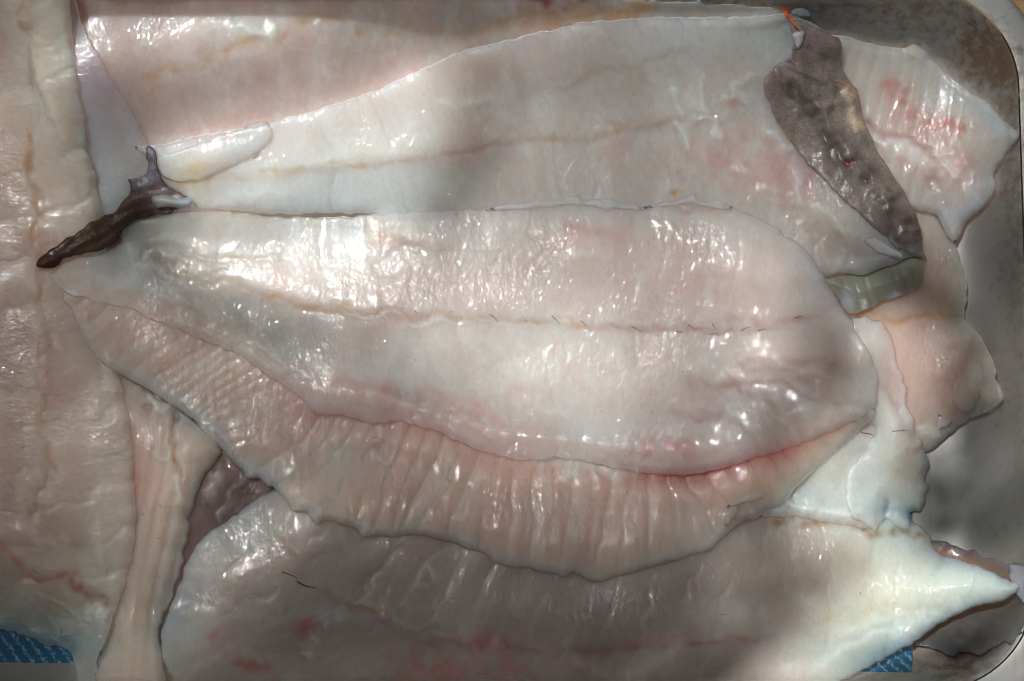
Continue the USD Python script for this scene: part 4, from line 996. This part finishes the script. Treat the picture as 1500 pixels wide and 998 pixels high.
def gap(pts, amount):
    p = shapely.Polygon(pts)
    LIGHT[shapely.contains_xy(p, EPX.ravel(), EPY.ravel()).reshape(ex.shape)] = amount


gap([(-300, -300), (1800, -300), (1800, 330), (1250, 330), (1240, 470), (1150, 660), (1150, 740), (900, 800), (300, 740), (200, 520), (210, 220), (120, 0), (-300, -100)], 0.33)
gap([(-300, -100), (120, 0), (210, 220), (200, 520), (190, 790), (-300, 790)], 0.19)
gap([(-80, -50), (130, -50), (150, 150), (160, 280), (60, 300), (-80, 280)], 0.46)
gap([(640, 60), (1150, 30), (1180, 160), (1180, 260), (620, 290)], 0.47)
gap([(665, 165), (1000, 165), (1000, 300), (590, 305)], 0.30)
gap([(135, 0), (560, -20), (620, 80), (430, 150), (230, 170)], 0.72)
gap([(450, 780), (800, 850), (1060, 790), (1230, 790), (1150, 920), (800, 870), (480, 860), (350, 890), (300, 860)], 0.18)
gap([(1040, 760), (1240, 770), (1170, 900), (1110, 960), (1020, 940)], 0.24)
gap([(560, 310), (1000, 310), (1180, 400), (1230, 500), (1000, 560), (940, 660), (720, 660), (560, 540)], 0.56)
gap([(540, 640), (700, 690), (1080, 720), (1080, 760), (900, 820), (520, 740)], 0.21)
gap([(1360, 300), (1500, 300), (1500, 560), (1330, 570), (1290, 480)], 0.18)
gap([(60, 400), (200, 440), (350, 520), (500, 630), (560, 720), (400, 720), (60, 520)], 0.23)
gap([(170, 560), (310, 620), (300, 720), (280, 900), (260, 1100), (140, 1100), (180, 800)], 0.48)
gap([(340, 740), (430, 760), (400, 850), (280, 860)], 0.50)
gap([(650, 460), (900, 460), (905, 660), (720, 650)], 0.90)
gap([(690, 490), (860, 490), (850, 620), (740, 610)], 0.96)
gap([(180, 240), (300, 180), (420, 155), (540, 120), (655, 70), (670, 150), (630, 235), (575, 300), (555, 350), (548, 415), (500, 440), (400, 425), (290, 400), (220, 330)], 1.0)
gap([(1235, 150), (1330, 130), (1400, 240), (1440, 330), (1360, 330), (1270, 260)], 0.89)
gap([(1355, 560), (1480, 300), (1700, 300), (1700, 780), (1355, 780)], 0.10)
gap([(1235, 430), (1320, 470), (1335, 590), (1360, 600), (1330, 640), (1288, 680), (1288, 790), (1260, 800), (1150, 800), (1150, 690), (1250, 620)], 1.0)
gap([(1465, 560), (1560, 540), (1560, 760), (1470, 760)], 0.4)
gap([(1240, 780), (1360, 785), (1520, 850), (1470, 885), (1400, 905), (1320, 955), (1250, 995), (1230, 1100), (1060, 1100), (1110, 1000), (1190, 900)], 1.0)
gap([(1500, 880), (1640, 880), (1640, 1100), (1380, 1100), (1440, 985), (1480, 945)], 1.0)


def tree():
    """Unseen tree: round leaves in three tiers, sized for the shade wanted below."""
    g = np.random.default_rng(99)
    cell, asp = 0.013, 1.3
    rho_of = lambda t: np.interp(t, [0.0, 0.004, 0.023, 0.079, 0.136, 0.228, 0.355, 0.525, 0.742, 0.868, 1.0], [1.3, 1.0, 0.8, 0.6, 0.5, 0.4, 0.3, 0.2, 0.1, 0.05, 0.0])
    far = ndi.distance_transform_edt(LIGHT < 0.99) > 5
    near = ndi.distance_transform_edt(LIGHT > 0.99, return_distances=False, return_indices=True)
    soft = ndi.gaussian_filter(LIGHT[near[0], near[1]], 2.0)
    outline = np.array([(-1, 0), (-0.72, 0.62), (-0.2, 1.0), (0.35, 0.88), (0.78, 0.5), (1.1, 0), (0.78, -0.5), (0.35, -0.88), (-0.2, -1.0), (-0.72, -0.62)])
    pts, fcs, nb, nleaf = [], [], 0, 0
    for tier in range(3):
        for ry, gy0 in enumerate(np.arange(ey.min(), ey.max(), cell)):
            for gx0 in np.arange(ex.min(), ex.max(), cell):
                gx = gx0 + g.uniform(-0.25, 0.25) * cell + tier * cell / 3 + (ry % 2) * cell / 2
                gy = gy0 + g.uniform(-0.25, 0.25) * cell + tier * cell / 3
                ci, cj = int((gy - ey.min()) / CELL), int((gx - ex.min()) / CELL)
                th_, sc = g.uniform(0, 2 * np.pi), g.uniform(0.85, 1.15)
                if not (0 <= ci < NX[1] and 0 <= cj < NX[0]) or LIGHT[ci, cj] > 0.99:
                    continue
                b = math.sqrt(float(rho_of(soft[ci, cj])) * cell * cell / math.pi / asp) * sc
                if b < 0.0012:
                    continue
                a = b * asp
                h = (4.8 if far[ci, cj] else 2.1) + g.uniform(-0.15, 0.15)
                base = np.array([gx, gy, 0.012]) + SUN * (h - 0.012) / SUN[2]
                ua, va = np.array([math.cos(th_), math.sin(th_), 0.0]), np.array([-math.sin(th_), math.cos(th_), 0.0])
                lv = base + outline[:, :1] * a * ua + outline[:, 1:] * b * va
                lv[:, 2] += g.normal(0, 0.2) * outline[:, 0] * a + 0.2 * b * np.abs(outline[:, 1])
                lv[:, :2] += (SUN[:2] / SUN[2]) * (lv[:, 2:] - base[2])      # a tilted leaf still shades its own place
                pts.append(np.vstack([lv, base[None] - (0, 0, 0.0005)]))
                fcs += [(nb + e, nb + (e + 1) % 10, nb + 10) for e in range(10)]
                nb += 11
                nleaf += 1
    t_ = thing('unseen_tree', 'unseen leafy tree out of view, leaves set to dapple the fish with shade', 'tree', (-2.6, 2.4, -0.78))
    # unseen leaf roof dims the sky, open to the north and sunward
    for _ in range(16000):
        r_, az = 6.5 * math.sqrt(g.uniform(0, 1)), g.uniform(0, 2 * np.pi)
        c = np.array([r_ * math.sin(az), r_ * math.cos(az), g.uniform(2.6, 3.4)])
        d = c / np.linalg.norm(c)
        el, ab = math.degrees(math.asin(d[2])), math.degrees(math.atan2(d[0], d[1]))
        q_ = c - SUN * (c @ SUN)
        if np.linalg.norm(q_) < 0.62:
            continue
        if (44 < el < 73 and -15 < ab < 60) or (g.uniform() < 0.85 and math.sin(c[0] * 5.1 + 1) * math.sin(c[1] * 4.3) > 0.82):
            continue
        ua, va = g.normal(size=3) * (1, 1, 0.35), g.normal(size=3) * (1, 1, 0.35)
        ua /= np.linalg.norm(ua); va -= ua * (va @ ua); va /= np.linalg.norm(va)
        sz = g.uniform(0.09, 0.15)
        pts.append(np.array([c - ua * sz, c - va * sz * 0.55 + ua * 0.1 * sz, c + ua * sz, c + va * sz * 0.55 + ua * 0.1 * sz]))
        fcs += [(nb, nb + 1, nb + 2), (nb, nb + 2, nb + 3)]
        nb += 4
    hp, hf, nh = [], [], 0  # ring of leaves added out of view to cut low sky light
    for _ in range(9000):
        az, r_ = g.uniform(0, 2 * np.pi), g.uniform(5.6, 6.6)
        c = np.array([r_ * math.sin(az), r_ * math.cos(az), g.uniform(-0.75, 3.3)])
        ua, va = g.normal(size=3), g.normal(size=3)
        ua /= np.linalg.norm(ua); va -= ua * (va @ ua); va /= np.linalg.norm(va)
        sz = g.uniform(0.11, 0.19)
        hp.append(np.array([c - ua * sz, c - va * sz * 0.6 + ua * 0.1 * sz, c + ua * sz, c + va * sz * 0.6 + ua * 0.1 * sz]))
        hf += [(nh, nh + 1, nh + 2), (nh, nh + 2, nh + 3)]
        nh += 4
    hd = obj('added_hedge', np.vstack(hp), hf, M_leaf, smooth=False)
    tag(hd.GetPrim(), 'ring of leaves out of view, added to cut the low sky light', 'added_hedge')
    # leaves, limb and trunk of the unseen tree, up the sun's side
    obj('unseen_leaves', np.vstack(pts), fcs, M_leaf, t_, smooth=False)
    cen = SUN * 2.1 / SUN[2]

    def limb(p, r, name):
        p, r = np.array(p, float), np.array(r, float)
        k = 10
        tg = np.gradient(p, axis=0); tg /= np.linalg.norm(tg, axis=1, keepdims=True)
        a_ = np.cross(tg, [0.3, 0.2, 1.0]); a_ /= np.linalg.norm(a_, axis=1, keepdims=True)
        b_ = np.cross(tg, a_)
        an = np.linspace(0, 2 * np.pi, k, endpoint=False)
        v_ = (p[:, None] + r[:, None, None] * (np.cos(an)[None, :, None] * a_[:, None] + np.sin(an)[None, :, None] * b_[:, None])).reshape(-1, 3)
        f_ = [(i * k + j, i * k + (j + 1) % k, (i + 1) * k + (j + 1) % k, (i + 1) * k + j) for i in range(len(p) - 1) for j in range(k)]
        obj(name, v_, f_, M_bark, t_)
    limb([(-2.6, 2.4, -0.78), (-2.58, 2.38, 0.3), (-2.6, 2.42, 1.4), (-2.55, 2.4, 2.4), (-2.7, 2.5, 3.6)], [0.16, 0.13, 0.12, 0.10, 0.05], 'trunk')
    limb([(-2.57, 2.4, 2.1), (-2.2, 2.05, 2.45), (cen[0] - 0.6, cen[1] + 0.55, 2.5), (cen[0] - 0.30, cen[1] + 0.38, 2.42)], [0.07, 0.05, 0.03, 0.010], 'branch')
    return nleaf


n_leaf = tree()
print('leaves', n_leaf)
